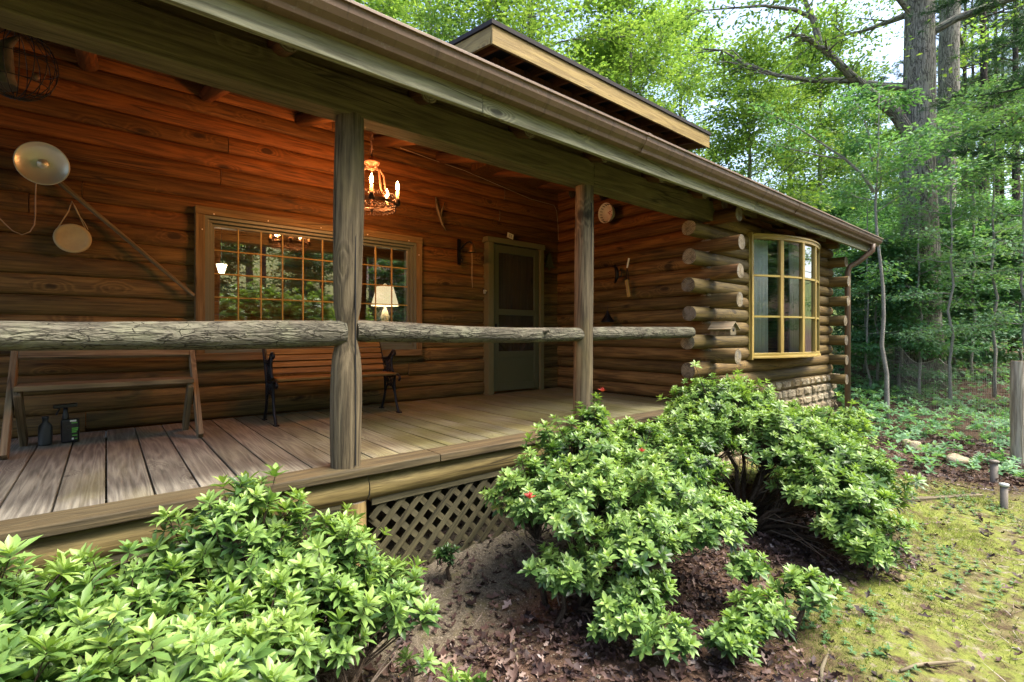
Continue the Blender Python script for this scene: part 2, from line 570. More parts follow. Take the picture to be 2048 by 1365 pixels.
M['gutter'] = gutter_mat()
M['shingle'] = plain('roof_shingle', (.035, .03, .03), .9, 0, .3, .4, 40, .5)
M['green'] = plain('door_paint', (.075, .085, .045), .5, 0, .5, .08, 20)
M['greentrim'] = plain('door_trim_paint', (.13, .125, .06), .55, 0, .5, .1, 20)
M['storm'] = plain('storm_frame_paint', (.11, .125, .095), .5, 0, .5, .1, 20)
M['iron'] = plain('cast_iron', (.012, .012, .014), .5, .6, .5, .3, 60, .2)
M['aged'] = plain('aged_chandelier_metal', (.035, .02, .013), .5, .3, .4, .4, 60)
M['copper'] = plain('copper', (.16, .085, .055), .5, .3, .5, .25, 30)
M['tin'] = plain('brushed_tin', (.58, .6, .52), .38, .55, .5, .12, 9)
M['plate'] = plain('aged_plate', (.42, .36, .22), .6, .2, .5, .3, 14)
M['enamel'] = plain('white_enamel', (.62, .57, .5), .35, 0, .5, .12, 18)
M['red'] = plain('red_spot', (.3, .02, .03), .5)
M['dark'] = plain('dark_gap', (.008, .007, .006), .8)
M['cord'] = plain('cord', (.4, .3, .17), .8)
M['wire'] = plain('white_cable', (.33, .25, .18), .6)
M['white'] = plain('white_paint', (.75, .74, .68), .5)
M['card'] = plain('card', (.7, .68, .56), .6)
M['ink'] = plain('ink', (.12, .12, .1), .6)
M['bottle'] = plain('dark_plastic', (.035, .042, .045), .45)
M['black'] = plain('black_plastic', (.012, .013, .016), .3)
M['lime'] = plain('label_green', (.12, .45, .06), .5)
M['wiremetal'] = plain('fence_wire_metal', (.33, .31, .27), .55, .5)
M['pipe'] = plain('weathered_pipe', (.2, .17, .14), .7, .2, .4, .3, 30)
M['pipecap'] = plain('pale_cap', (.5, .5, .46), .6)
M['candle'] = plain('candle_sleeve', (.75, .66, .45), .5)
M['flame'] = plain('bulb_glow', (1, .75, .45), .3, emit=(1, .62, .26), emit_s=40)
M['shade'] = plain('lit_lamp_shade', (.9, .85, .7), .7, emit=(1, .82, .48), emit_s=.34)
M['lantern'] = plain('lit_lantern_glass', (.9, .85, .7), .4, emit=(1, .8, .5), emit_s=.9)
M['porcelain'] = plain('porcelain', (.7, .68, .62), .3)
M['curtain'] = plain('white_curtain', (.88, .91, .9), .9, 0, .2, .03, 6)
M['bronze'] = plain('bronze', (.2, .12, .045), .4, .7)
M['patina'] = plain('green_metal', (.06, .07, .035), .6, .3)
M['hang'] = plain('grey_hanging', (.055, .052, .045), .7)
M['glass'] = glassmat('window_glass', 3.8, .3)
M['bowglass'] = glassmat('bow_glass', 2.2, .13, rough=.02)


def screen_mat():
    m, nt, out = new_mat('door_screen')
    b = NB(nt)
    t = b.n('ShaderNodeBsdfTransparent')
    d = b.pbsdf((.03, .034, .03), .6)
    mx = b.n('ShaderNodeMixShader')
    mx.inputs[0].default_value = .5
    nt.links.new(t.outputs[0], mx.inputs[1])
    nt.links.new(d.outputs[0], mx.inputs[2])
    nt.links.new(mx.outputs[0], out.inputs[0])
    return m


M['screen'] = screen_mat()


def stone_mat():
    m, nt, out = new_mat('field_stone')
    b = NB(nt)
    tc = b.n('ShaderNodeTexCoord').outputs['Object']
    rnd = b.attr('rnd').outputs['Fac']
    n1 = b.noise(tc, 9, 5, .65)
    c = b.mix(rnd, (.2, .15, .08), (.42, .36, .25))
    c = b.mix(b.ss(n1, .4, .7), c, (.16, .12, .07))
    c = b.mix(b.math('MULTIPLY', b.ss(b.noise(tc, 30, 3), .5, .7), .4), c, (.5, .45, .34))
    p = b.pbsdf(c, .85, b.bump(b.noise(tc, 24, 5, .7), .7, .02), spec=.25)
    nt.links.new(p.outputs[0], out.inputs[0])
    return m


M['stone'] = stone_mat()
M['mortar'] = plain('mortar', (.23, .19, .13), .9, 0, .2, .25, 30, .5)

LEAF_STOPS = [(0, (.024, .058, .02)), (.35, (.075, .155, .038)), (.7, (.195, .315, .08)), (1, (.28, .40, .105))]
M['azalea'] = leafmat('shrub_leaf', LEAF_STOPS, .38, .3, .45)
M['bud'] = leafmat('red_bud', [(0, (.3, .03, .03)), (1, (.5, .07, .06))], .5, .2)
M['maple'] = leafmat('tree_leaf', [(0, (.05, .115, .042)), (.5, (.15, .26, .078)), (1, (.31, .42, .13))], .45, .55, .45)
M['under'] = leafmat('understory_leaf', [(0, (.045, .125, .06)), (.5, (.12, .265, .125)), (1, (.26, .42, .23))], .5, .4, .3)
M['pineleaf'] = leafmat('pine_needle', [(0, (.02, .06, .028)), (.6, (.05, .12, .045)), (1, (.11, .19, .06))], .5, .25, .3)
M['litter'] = leafmat('dead_leaf', [(0, (.02, .012, .011)), (.4, (.065, .036, .03)), (.7, (.13, .08, .062)), (.9, (.25, .18, .145)), (1, (.40, .35, .33))], .6, .12, .3, (1, 1, 1))
M['soil'] = leafmat('soil_crumb', [(0, (.05, .036, .024)), (.6, (.14, .11, .075)), (1, (.3, .26, .2))], .9, .0, .2)
M['blade'] = leafmat('moss_blade', [(0, (.05, .075, .014)), (.5, (.13, .175, .028)), (1, (.24, .29, .065))], .6, .3, .2)
M['weed'] = leafmat('weed_leaf', [(0, (.03, .085, .03)), (.6, (.08, .18, .06)), (1, (.16, .27, .11))], .5, .35, .3)

# ------------------------------------------------------------------ ground
NZ = [(nr.uniform(-1, 1), nr.uniform(-1, 1), nr.uniform(0, 6.28)) for _ in range(14)]


def gz(x, y):
    x = np.asarray(x, float)
    y = np.asarray(y, float)
    z = np.full(np.broadcast(x, y).shape, -.79)
    for k, (a, b, p) in enumerate(NZ):
        fr = 1.2 * 1.28 ** k
        z = z + .022 / 1.22 ** k * np.sin(fr * (a * x + b * y) + p)
    z = z + .13 * np.exp(-((y - 2.95) / .42) ** 2) * np.exp(-((x - 1.9) / 1.5) ** 2)
    d = np.clip(x - 9.5, 0, None)
    z = z + .055 * d * (1 - np.exp(-d / 3))
    d2 = np.clip(y - 11, 0, None)
    z = z + .22 * d2 * (1 - np.exp(-d2 / 6))
    d3 = np.clip(-y - 6, 0, None)
    z = z + .22 * d3 * (1 - np.exp(-d3 / 4))
    return z


def ground_mat():
    m, nt, out = new_mat('forest_ground')
    b = NB(nt)
    pos = b.n('ShaderNodeNewGeometry').outputs['Position']
    sep = b.n('ShaderNodeSeparateXYZ')
    nt.links.new(pos, sep.inputs[0])
    x, y = sep.outputs[0], sep.outputs[1]
    n1 = b.noise(pos, 1.3, 5, .6, .3)
    n2 = b.noise(pos, 9, 5, .7)
    n3 = b.noise(pos, 45, 4, .7)
    n4 = b.noise(pos, 160, 3, .7)
    dirt = b.mix(b.ss(n3, .3, .7), (.065, .052, .036), (.16, .132, .095))
    dirt = b.mix(b.ss(n4, .56, .66), dirt, (.30, .265, .2))
    dirt = b.mix(b.ss(b.noise(pos, 90, 3, .7), .6, .68), dirt, (.05, .038, .025))
    dirt = b.mix(b.math('MULTIPLY', b.ss(n2, .5, .65), .5), dirt, (.11, .10, .04))
    duff = b.mix(n2, (.03, .018, .012), (.11, .066, .042))
    duff = b.mix(b.ss(n3, .5, .72), duff, (.16, .10, .07))
    mossc = b.mix(b.noise(pos, 22, 5, .7), (.08, .115, .024), (.27, .285, .06))
    mossc = b.mix(b.math('MULTIPLY', b.ss(b.noise(pos, 5, 5, .65), .5, .62), .75), mossc, (.15, .115, .06))
    mossc = b.mix(b.ss(b.noise(pos, 14, 4, .6), .56, .66), mossc, (.24, .22, .13))
    # dirt strip by the lattice
    dm = b.math('MULTIPLY', b.ss(b.math('ADD', y, b.math('MULTIPLY', n1, .9)), 2.25, 2.75), b.ss(b.math('SUBTRACT', 4.6, x), 0, 1.2))
    c = b.mix(dm, duff, dirt)
    # lawn to the right of the shrubs
    lx = b.math('ADD', b.math('SUBTRACT', x, b.math('MULTIPLY', y, 1.2)), b.math('MULTIPLY', n1, .9))
    sv_ = b.n('ShaderNodeVectorMath', operation='DISTANCE')
    nt.links.new(b.vscale(pos, (1, 1, 0)), sv_.inputs[0])
    sv_.inputs[1].default_value = (4.3, 1.85, 0)
    under = b.ss(b.math('ADD', sv_.outputs['Value'], b.math('MULTIPLY', n1, .4)), .95, 1.35)
    lawn = b.math('MULTIPLY', b.math('MULTIPLY', under, b.ss(lx, 1.8, 2.7)), b.ss(b.math('SUBTRACT', 6.9, b.math('ADD', x, b.math('MULTIPLY', y, .35))), -.5, .4))
    lawn = b.math('MULTIPLY', lawn, b.ss(n2, .3, .56))
    c = b.mix(lawn, c, mossc)
    far = b.ss(b.math('ADD', x, y), 26, 40)
    c = b.mix(far, c, (.10, .13, .03))
    h = b.math('ADD', b.math('MULTIPLY', n3, .7), b.math('MULTIPLY', n4, .3))
    p = b.pbsdf(c, .95, b.bump(h, .9, .02), spec=.15)
    nt.links.new(p.outputs[0], out.inputs[0])
    return m


def grid_ground():
    xs = np.concatenate([np.linspace(-120, -4, 40), np.linspace(-3.9, 13, 210), np.linspace(13.3, 160, 70)])
    ys = np.concatenate([np.linspace(-120, -6, 40), np.linspace(-5.9, 4.5, 140), np.linspace(4.8, 160, 70)])
    X, Y = np.meshgrid(xs, ys, indexing='ij')
    Z = gz(X, Y)
    # no bumps under the house floor
    me = bpy.data.meshes.new('ground')
    nx, ny = len(xs), len(ys)
    V = np.stack([X, Y, Z], -1).reshape(-1, 3)
    i, j = np.meshgrid(np.arange(nx - 1), np.arange(ny - 1), indexing='ij')
    a = (i * ny + j).ravel()
    Fq = np.stack([a, a + ny, a + ny + 1, a + 1], -1)
    np_mesh(me, V, Fq, 4)
    me.materials.append(ground_mat())
    o = bpy.data.objects.new('ground', me)
    col.objects.link(o)
    tag(o, kind='structure')
    return o


def np_mesh(me, V, Fc, n, rnd=None, smooth=True):
    me.vertices.add(len(V))
    me.vertices.foreach_set('co', np.ascontiguousarray(V, np.float32).ravel())
    me.loops.add(len(Fc) * n)
    me.loops.foreach_set('vertex_index', np.ascontiguousarray(Fc, np.int32).ravel())
    me.polygons.add(len(Fc))
    me.polygons.foreach_set('loop_start', np.arange(0, len(Fc) * n, n, dtype=np.int32))
    me.polygons.foreach_set('loop_total', np.full(len(Fc), n, np.int32))
    me.polygons.foreach_set('use_smooth', np.full(len(Fc), smooth))
    if rnd is not None:
        at_ = me.attributes.new('rnd', 'FLOAT', 'POINT')
        at_.data.foreach_set('value', np.ascontiguousarray(rnd, np.float32))
    me.update(calc_edges=True)


ground = grid_ground()

# ------------------------------------------------------------------ foliage (numpy)
# leaf templates: (vertices, triangles); x along the leaf, y across, z up
T_BROAD = (np.array([(0, 0, 0), (.3, .36, .05), (.3, 0, -.02), (.3, -.36, .05), (.66, .44, .02), (.66, 0, -.05), (.66, -.44, .02), (1, 0, -.12)], float),
           np.array([(0, 2, 1), (0, 3, 2), (1, 2, 5), (1, 5, 4), (2, 3, 6), (2, 6, 5), (4, 5, 7), (5, 6, 7)]))
T_DIAM = (np.array([(0, 0, 0), (.5, .5, .06), (.5, -.5, .06), (1, 0, -.06)], float), np.array([(0, 2, 1), (1, 2, 3)]))
T_DEAD = (np.array([(0, 0, 0), (.2, .2, .1), (.25, -.16, .05), (.38, .12, .02), (.42, -.36, .16), (.55, .46, .2), (.6, -.14, .0), (.72, .16, .03), (.78, -.3, .12), (1, .05, .16), (.5, 0, -.06)], float),
          np.array([(0, 10, 1), (1, 10, 3), (3, 10, 5), (5, 10, 7), (7, 10, 9), (9, 10, 8), (8, 10, 6), (6, 10, 4), (4, 10, 2), (2, 10, 0)]))
T_NEED = (np.array([(0, .5, 0), (0, -.5, 0), (1, 0, 0)], float), np.array([(0, 1, 2)]))


def unit(v):
    return v / np.maximum(np.linalg.norm(v, axis=-1, keepdims=True), 1e-9)


def leaves(pos, d, up, length, width, rnd, tmpl):
    """one leaf per row"""
    d = unit(d)
    s = unit(np.cross(up, d))
    n = np.cross(d, s)
    T, Fc = tmpl
    L = length[:, None, None]
    W = width[:, None, None]
    V = pos[:, None, :] + d[:, None, :] * (T[None, :, 0:1] * L) + s[:, None, :] * (T[None, :, 1:2] * W) + n[:, None, :] * (T[None, :, 2:3] * L)
    k = len(T)
    N = len(pos)
    FF = (Fc[None] + (np.arange(N) * k)[:, None, None]).reshape(-1, 3)
    return V.reshape(-1, 3), FF, np.repeat(rnd, k)


def join(parts):
    Vs, Fs, Rs, o = [], [], [], 0
    for V, Fc, r in parts:
        Vs.append(V)
        Fs.append(Fc + o)
        Rs.append(r)
        o += len(V)
    return np.concatenate(Vs), np.concatenate(Fs), np.concatenate(Rs)


def leaf_obj(name, parts, mat, parent=None, smooth=True, off=None):
    V, Fc, r = join(parts)
    off = np.array(off if off is not None else (OFF.get(parent.name, (0, 0, 0)) if parent else (0, 0, 0)))
    me = bpy.data.meshes.new(name)
    np_mesh(me, V - off, Fc, 3, np.clip(r, 0, 1), smooth)
    me.materials.append(mat)
    o = bpy.data.objects.new(name, me)
    col.objects.link(o)
    if parent:
        o.parent = parent
    OFF[o.name] = tuple(off)
    return o


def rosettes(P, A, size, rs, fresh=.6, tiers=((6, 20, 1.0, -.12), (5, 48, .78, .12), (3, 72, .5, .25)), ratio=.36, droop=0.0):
    """whorls of leaves: P centres, A axes, size leaf length"""
    N = len(P)
    A = unit(A)
    a = unit(np.cross(A, rs.normal(size=(N, 3)) + 1e-3))
    b = np.cross(A, a)
    base = np.clip(rs.normal(fresh, .16, N), 0, 1)
    size = size * np.clip(rs.normal(1.0, .17, N), .6, 1.4)
    parts = []
    for (n, el, sc, dr) in tiers:
        for k in range(n):
            th = 2 * np.pi * (k + rs.uniform(-.22, .22, N)) / n + el
            e = np.radians(el + rs.normal(0, 9, N) - droop)
            d = (a * np.cos(th)[:, None] + b * np.sin(th)[:, None]) * np.cos(e)[:, None] + A * np.sin(e)[:, None]
            L = size * sc * rs.uniform(.78, 1.15, N)
            parts.append(leaves(P + A * (.01 if el > 30 else -.004), d, A, L, L * ratio * rs.uniform(.85, 1.15, N),
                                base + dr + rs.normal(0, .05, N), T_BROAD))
    return parts


def bush(name, label, cat, base, blobs, leafsize, seed, density=1.0, fresh=.6, stems=3, buds=0, group=None, bottom=-.35, ratio=.36, budpts=()):
    """blobs: (x, y, z, rx, ry, rz); stems rise from `base` points to the blobs and fork out to every whorl"""
    rs = np.random.RandomState(seed)
    loc = (float(base[0][0]), float(base[0][1]), float(gz(base[0][0], base[0][1])))
    root = thing(name, label, cat, loc, group)
    st = MB()
    P, A, S = [], [], []
    for (x, y, z, rx, ry, rz) in blobs:
        area = (rx * ry + rx * rz + ry * rz) / 3
        n = max(4, int(area * 1150 * density * (.075 / leafsize) ** 1.6))
        d = unit(rs.normal(size=(n * 4, 3)))
        d = d[d[:, 2] > bottom][:n]
        rad = np.where(rs.rand(len(d)) < .62, rs.uniform(.82, 1.05, len(d)) + (rs.rand(len(d)) < .14) * rs.uniform(.05, .3, len(d)), rs.uniform(.4, .86, len(d)))
        lump = (1 + .0 * rs.rand(len(d))) + .2 * np.sin(d @ np.array([5.1, 3.3, 2.7]) + x * 9) + .12 * np.sin(d @ np.array([-3.7, 6.3, 4.1]) + y * 7)
        p = np.array([x, y, z]) + d * np.array([rx, ry, rz]) * (rad * lump)[:, None]
        # keep clear of ground
        zz = gz(p[:, 0], p[:, 1])
        ok = p[:, 2] > zz + .05
        p, d, rad = p[ok], d[ok], rad[ok]
        ax = unit(d * .55 + np.array([0, 0, .75]) + rs.normal(0, .25, p.shape))
        P.append(p)
        A.append(ax)
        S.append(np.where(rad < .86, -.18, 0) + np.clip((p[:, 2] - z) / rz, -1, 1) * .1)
        # limb
        b0 = min(base, key=lambda q: (q[0] - x) ** 2 + (q[1] - y) ** 2)
        b0 = Vector((b0[0] + rs.normal(0, .03), b0[1] + rs.normal(0, .03), float(gz(b0[0], b0[1])) - .03))
        c = Vector((x, y, z - rz * .35))
        mid = b0.lerp(c, .5) + Vector((rs.normal(0, .05), rs.normal(0, .05), .05))
        hub = [b0, b0.lerp(mid, .5) + Vector((rs.normal(0, .02), rs.normal(0, .02), .02)), mid, c]
        r0 = .011 + .013 * (rx + ry)
        st.tube(hub, [r0 * 1.2, r0, r0 * .8, r0 * .5], 7)
        for _ in range(3):
            a_ = rs.uniform(0, 6.28)
            e_ = Vector((x + rx * 1.0 * math.cos(a_), y + ry * 1.0 * math.sin(a_), z - rz * rs.uniform(.5, 1.3)))
            e_.z = max(e_.z, float(gz(e_.x, e_.y)) + .02)
            s0 = b0.lerp(mid, rs.uniform(.4, 1))
            st.tube([s0, s0.lerp(e_, .5) + Vector((rs.normal(0, .03), rs.normal(0, .03), .03)), e_], [.0045, .0032, .0015], 4, mat=1, cap=False)
        for q in p:
            q = Vector(q)
            s0 = mid.lerp(c, rs.uniform(.2, 1.0))
            m1 = s0.lerp(q, .55) + Vector((rs.normal(0, .02), rs.normal(0, .02), -.03 + rs.normal(0, .02)))
            st.tube([s0, m1, q], [.0042, .003, .002], 4, cap=False)
    P = np.concatenate(P)
    A = np.concatenate(A)
    S = np.concatenate(S)
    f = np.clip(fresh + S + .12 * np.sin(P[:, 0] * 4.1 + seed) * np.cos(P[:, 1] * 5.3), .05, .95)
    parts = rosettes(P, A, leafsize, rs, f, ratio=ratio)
    # older, darker whorl a little lower on each twig
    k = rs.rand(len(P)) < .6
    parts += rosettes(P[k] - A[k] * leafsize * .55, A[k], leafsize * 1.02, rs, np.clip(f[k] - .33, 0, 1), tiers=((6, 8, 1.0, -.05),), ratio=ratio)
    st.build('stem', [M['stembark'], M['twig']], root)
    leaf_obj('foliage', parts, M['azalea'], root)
    for q in budpts:
        q = np.array([q])
        leaf_obj('flower_bud', rosettes(q, np.array([[.1, 0, 1.]]), leafsize * .8, rs, .5, tiers=((8, 36, 1.0, 0), (5, 66, .9, .1)), ratio=.3), M['bud'], root)
    return root


# ------------------------------------------------------------------ cabin
CABIN_LABEL = 'brown log cabin with covered porch, green screen door, bow window and dormer'
cabin = thing('log_cabin', CABIN_LABEL, 'cabin', (3.0, 5.0, -.8))
P_ = .155           # course height
WY = 5.2            # face of the porch back wall
SX = 5.2            # face of the side wall
FY = 2.85           # centre of the front log wall
FX1 = 9.0           # far corner

WIN = (.70, 2.79, .63, 1.84)
DOOR = (3.95, 4.75, 0, 2.0)
mb = MB()
k = 0
for k in range(21):
    z = (k + .5) * P_
    cuts = [(-2.6, SX + .1)]
    for (x0, x1, z0, z1) in (WIN, DOOR):
        if z + .078 > z0 + .02 and z - .078 < z1 - .02:
            nc = []
            for a, b_ in cuts:
                if a < x0 < b_:
                    nc.append((a, x0))
                    nc.append((x1, b_))
                else:
                    nc.append((a, b_))
            cuts = nc
    for a, b_ in cuts:
        xs = [a]
        if b_ - a > 2.6:
            xs.append(rng.uniform(a + 1.0, b_ - 1.0))
        elif b_ - a > 1.2 and rng.random() < .5:
            xs.append(rng.uniform(a + .4, b_ - .4))
        xs.append(b_)
        for q in range(len(xs) - 1):
            yo, zo = rng.uniform(-.009, .009), rng.uniform(-.009, .009)
            mb.log((xs[q] + (.003 if q else 0), WY + .042 + yo, z + zo), (xs[q + 1] - .003, WY + .042 + rng.uniform(-.007, .007), z + rng.uniform(-.006, .006)),
                   .081 + rng.uniform(-.002, .003), .081 + rng.uniform(-.002, .003), 18, None, .035, (.6, 1.0), sup=.74)
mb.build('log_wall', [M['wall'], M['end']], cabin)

# side wall of the projecting room (logs run back from the front corner)
mb = MB()
for k in range(21):
    z = (k + .5) * P_
    y0 = FY - .36 + rng.uniform(-.03, .03) if k % 2 == 1 else FY - .02
    if k == 5:
        y0 = FY - .2
    if z > 2.1:
        y0 = 2.68 + (z + .1 - 2.352) / .27
        if y0 > 5.3:
            break
    r = .081
    mb.log((SX + .075, y0, z), (SX + .075, WY + .3, z), r, r * rng.uniform(.96, 1.0), 18, None, .03, (.94, 1), sup=.92)
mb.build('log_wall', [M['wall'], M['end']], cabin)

# front wall of the projecting room
BOW = (6.15, 8.25, .5, 2.03)
mb = MB()
for k in range(14):
    z = (k + .5) * P_ + .005
    x0 = 4.85 + rng.uniform(-.03, .03) if k % 2 == 0 else SX + .02
    x1 = FX1 + rng.uniform(.05, .1) if k % 2 == 1 else FX1 + .2
    segs_ = [(x0, x1)]
    if z + .06 > BOW[2] and z - .06 < BOW[3]:
        segs_ = [(x0, BOW[0]), (BOW[1], x1)]
    for a, b_ in segs_:
        mb.log((a, FY, z), (b_, FY, z), .083 + rng.uniform(-.003, .003), None, 18, None, .035, (1, 1), sup=.94)
mb.build('log_wall', [M['front'], M['end']], cabin)

# far end wall
mb = MB()
for k in range(20):
    z = (k + .5) * P_
    y0 = FY - .31 + rng.uniform(-.02, .03) if k % 2 == 0 else FY
    if z > 2.1:
        y0 = 2.68 + (z + .1 - 2.352) / .27
        if y0 > 5.3:
            break
    mb.log((FX1 - .02, y0, z), (FX1 - .02, 8.2, z), .081, None, 16, None, .03)
mb.build('log_wall', [M['front'], M['end']], cabin)

# interior shells so the windows look into rooms
def shell(x0, x1, y0, y1, z0, z1, skip):
    m = MB()
    t = .06
    if 'y0' not in skip:
        m.box(x0, x1, y0 - t, y0, z0, z1)
    if 'y1' not in skip:
        n = int((z1 - z0) / .2)
        for q in range(n):
            zz = z0 + (q + .5) * (z1 - z0) / n
            m.log((x0, y1, zz), (x1, y1, zz), (z1 - z0) / n * .52, None, 10, 8, .02)
    if 'x0' not in skip:
        m.box(x0 - t, x0, y0, y1, z0, z1, 1)
    if 'x1' not in skip:
        m.box(x1, x1 + t, y0, y1, z0, z1, 1)
    m.box(x0, x1, y0, y1, z0 - t, z0)
    m.box(x0, x1, y0, y1, z1, z1 + t)
    return m


shell(-2.5, 5.1, 5.4, 8.8, .02, 2.6, ('y0',)).build('interior_wall', [M['inner'], M['end']], cabin)
shell(5.36, 8.9, 2.96, 7.0, .02, 2.28, ('y0',)).build('interior_wall', [M['inner'], M['end']], cabin)

# --- porch picture window
fr = MB()
x0, x1, z0, z1 = .61, 2.88, .54, 1.93
t = .072
fr.box(x0 - .003, x1 + .003, 5.12, 5.3, z1 - t, z1, 0)
fr.box(x0, x1, 5.12, 5.3, z0, z0 + t, 0)
fr.box(x0, x0 + t, 5.124, 5.3, z0 + t, z1 - t, 2)
fr.box(x1 - t, x1, 5.124, 5.3, z0 + t, z1 - t, 2)
win = fr.build('window', M['casing'], cabin, .004)
sf = MB()
gx0, gx1, gz0, gz1 = x0 + t, x1 - t, z0 + t, z1 - t
for q, (w, yy) in enumerate(((.03, 5.135), (.028, 5.165), (.026, 5.2))):
    o_ = sum((.03, .028)[:q])
    a0, a1, c0, c1 = gx0 + o_, gx1 - o_, gz0 + o_, gz1 - o_
    sf.box(a0, a1, yy, 5.29, c1 - w, c1, 0)
    sf.box(a0, a1, yy, 5.29, c0, c0 + w, 0)
    sf.box(a0, a0 + w, yy, 5.29, c0 + w, c1 - w, 2)
    sf.box(a1 - w, a1, yy, 5.29, c0 + w, c1 - w, 2)
sf.build('frame', M['storm'], win, .003)
px0, px1, pz0, pz1 = gx0 + .084, gx1 - .084, gz0 + .084, gz1 - .084
pb = MB()
pb.add([(px0 - .004, 5.217, pz0 - .004), (px1 + .004, 5.217, pz0 - .004), (px1 + .004, 5.217, pz1 + .004), (px0 - .004, 5.217, pz1 + .004)], [(0, 1, 2, 3)])
pb.build('pane', M['glass'], win)
mu = MB()
NC, NRW = 10, 5
for q in range(1, NC):
    xx = px0 + (px1 - px0) * q / NC
    mu.box(xx - .0055, xx + .0055, 5.203, 5.2135, pz0, pz1, 2)
for q in range(1, NRW):
    zz = pz0 + (pz1 - pz0) * q / NRW
    mu.box(px0, px1, 5.201, 5.2125, zz - .0055, zz + .0055, 0)
mu.build('muntin', M['bow'], win)
for (xx, zz) in ((.75, 1.87), (1.7, 1.88), (2.7, 1.87), (.66, 1.72), (.66, .72), (2.83, 1.72), (2.83, .8), (1.2, 1.875), (2.2, 1.875)):
    sc_ = MB()
    sc_.lathe([(0, -.006), (.006, -.006), (.006, 0)], (xx, 5.12, zz), (0, 1, 0), 8)
    sc_.build('screw', M['porcelain'], win)

# --- screen door
dm = MB()
dm.box(3.84, 3.93, 5.1, 5.3, -.003, 2.0, 2)
dm.box(4.765, 4.835, 5.1, 5.3, -.003, 2.0, 2)
dm.box(3.815, 4.85, 5.09, 5.3, 2.0, 2.07, 0)
dframe = dm.build('door_frame', M['greentrim'], cabin, .003)
sd = MB()
sx0, sx1, zt, zb = 3.945, 4.755, 1.985, .03
yy0, yy1 = 5.125, 5.155
sd.box(sx0, sx0 + .085, yy0, yy1, zb, zt, 2)
sd.box(sx1 - .085, sx1, yy0, yy1, zb, zt, 2)
sd.box(sx0 + .085, sx1 - .085, yy0 + .001, yy1, zt - .1, zt, 0)
sd.box(sx0 + .085, sx1 - .085, yy0 + .001, yy1, 1.05, 1.13, 0)
sd.box(sx0 + .085, sx1 - .085, yy0 + .001, yy1, .47, .56, 0)
sd.box(sx0 + .085, sx1 - .085, yy0 + .001, yy1, zb, .13, 0)
door = sd.build('screen_door', M['green'], cabin, .003)
m = MB()
m.box(sx0 + .08, sx1 - .08, 5.136, 5.15, .12, .48, 2)
m.build('kick_panel', M['green'], door)
m = MB()
m.box(sx0 + .08, sx1 - .08, 5.142, 5.145, .55, 1.06)
m.box(sx0 + .08, sx1 - .08, 5.142, 5.145, 1.12, 1.9)
m.build('screen', M['screen'], door)
m = MB()
m.box(sx0 + .018, sx0 + .034, 5.095, 5.126, .8, .93)
m.build('handle', M['iron'], door, .003)
m = MB()
m.box(sx1 - .05, sx1 - .03, 5.1, 5.126, .82, .9)
m.build('handle', M['iron'], door, .003)
m = MB()
nb = 6
for q in range(nb):
    a0 = 3.94 + q * .82 / nb
    m.box(a0 + .002, a0 + .82 / nb - .002, 5.22, 5.26, .03, 1.98, 2)
m.bar((4.0, 5.205, .75), (4.7, 5.205, .15), .02, .1, (0, 1, 0))
m.bar((4.0, 5.205, .9), (4.7, 5.205, .9), .02, .1, (0, 1, 0))
m.bar((4.7, 5.205, .85), (4.3, 5.205, .3), .02, .08, (0, 1, 0))
m.build('inner_door', M['inner'], cabin, .003)

# --- deck
mb = MB()
for q in range(-15, 29):
    xa, xb = q * .185, (q + 1) * .185
    zoff = rng.uniform(-.003, .003)
    if xa < SX - .02:
        mb.box(xa + .0042, min(xb - .0042, SX + .02), 2.9, 5.22, -.045 + zoff, -.002 + zoff, 1)
mb.build('porch_deck', M['deck'], cabin, .003)
mb = MB()
for (xa, xb) in ((-2.8, 1.66), (1.664, 4.95)):
    mb.box(xa, xb, 2.72, 2.915, -.045, .004 + rng.uniform(-.001, .001), 0)
mb.build('deck_edge_board', M['trim'], cabin, .006)
mb = MB()
for (xa, xb) in ((-2.8, 1.195), (1.2, 4.9)):
    mb.log((xa, 2.84, -.135), (xb, 2.84, -.135), .092, .088, 18, None, .04, (.95, 1))
mb.build('rim_log', [M['rimlog'], M['end']], cabin)
for xx in (-.95, 1.13, 3.2):
    mb = MB()
    mb.log((xx, 2.845, float(gz(xx, 2.84)) - .1), (xx, 2.845, -.21), .085, .08, 16, 6, .04)
    mb.build('support_post', [M['rimlog'], M['end']], cabin)
jb = MB()
for q in range(5):
    jb.box(-2.6, 5.1, 3.15 + q * .48, 3.19 + q * .48, -.24, -.05, 0)
jb.build('floor_joist', M['lattice'], cabin)

# --- lattice skirts
def lattice(x0, x1, zt, zb):
    m = MB()
    pit = .13
    n = int((x1 - x0 + (zt - zb)) / pit) + 2
    H = zt - zb
    for sgn, yy in ((1, 2.8), (-1, 2.811)):
        for q in range(-1, n):
            c = x0 + q * pit
            xa, xc = (c - H, c) if sgn > 0 else (c, c - H)
            lo, hi = max(min(xa, xc), x0), min(max(xa, xc), x1)
            if hi - lo < .03:
                continue
            zl = lambda x: zb + (x - xa) / (xc - xa) * H
            p0, p1 = Vector((lo, yy, zl(lo))), Vector((hi, yy, zl(hi)))
            d = (p1 - p0).normalized()
            n3 = Vector((0, 1, 0))
            m.obox((p0 + p1) / 2, (d, n3.cross(d), n3), ((p1 - p0).length / 2, .019, .004), 0)
    m.box(x0, x1, 2.786, 2.794, zt - .045, zt, 0)
    return m


lattice(1.225, 3.11, -.2, -.85).build('lattice_skirt', M['lattice'], cabin)
lattice(3.29, 5.0, -.2, -.85).build('lattice_skirt', M['lattice'], cabin)
lattice(-.86, 1.04, -.2, -.85).build('lattice_skirt', M['lattice'], cabin)
lattice(-2.8, -1.04, -.2, -.85).build('lattice_skirt', M['lattice'], cabin)

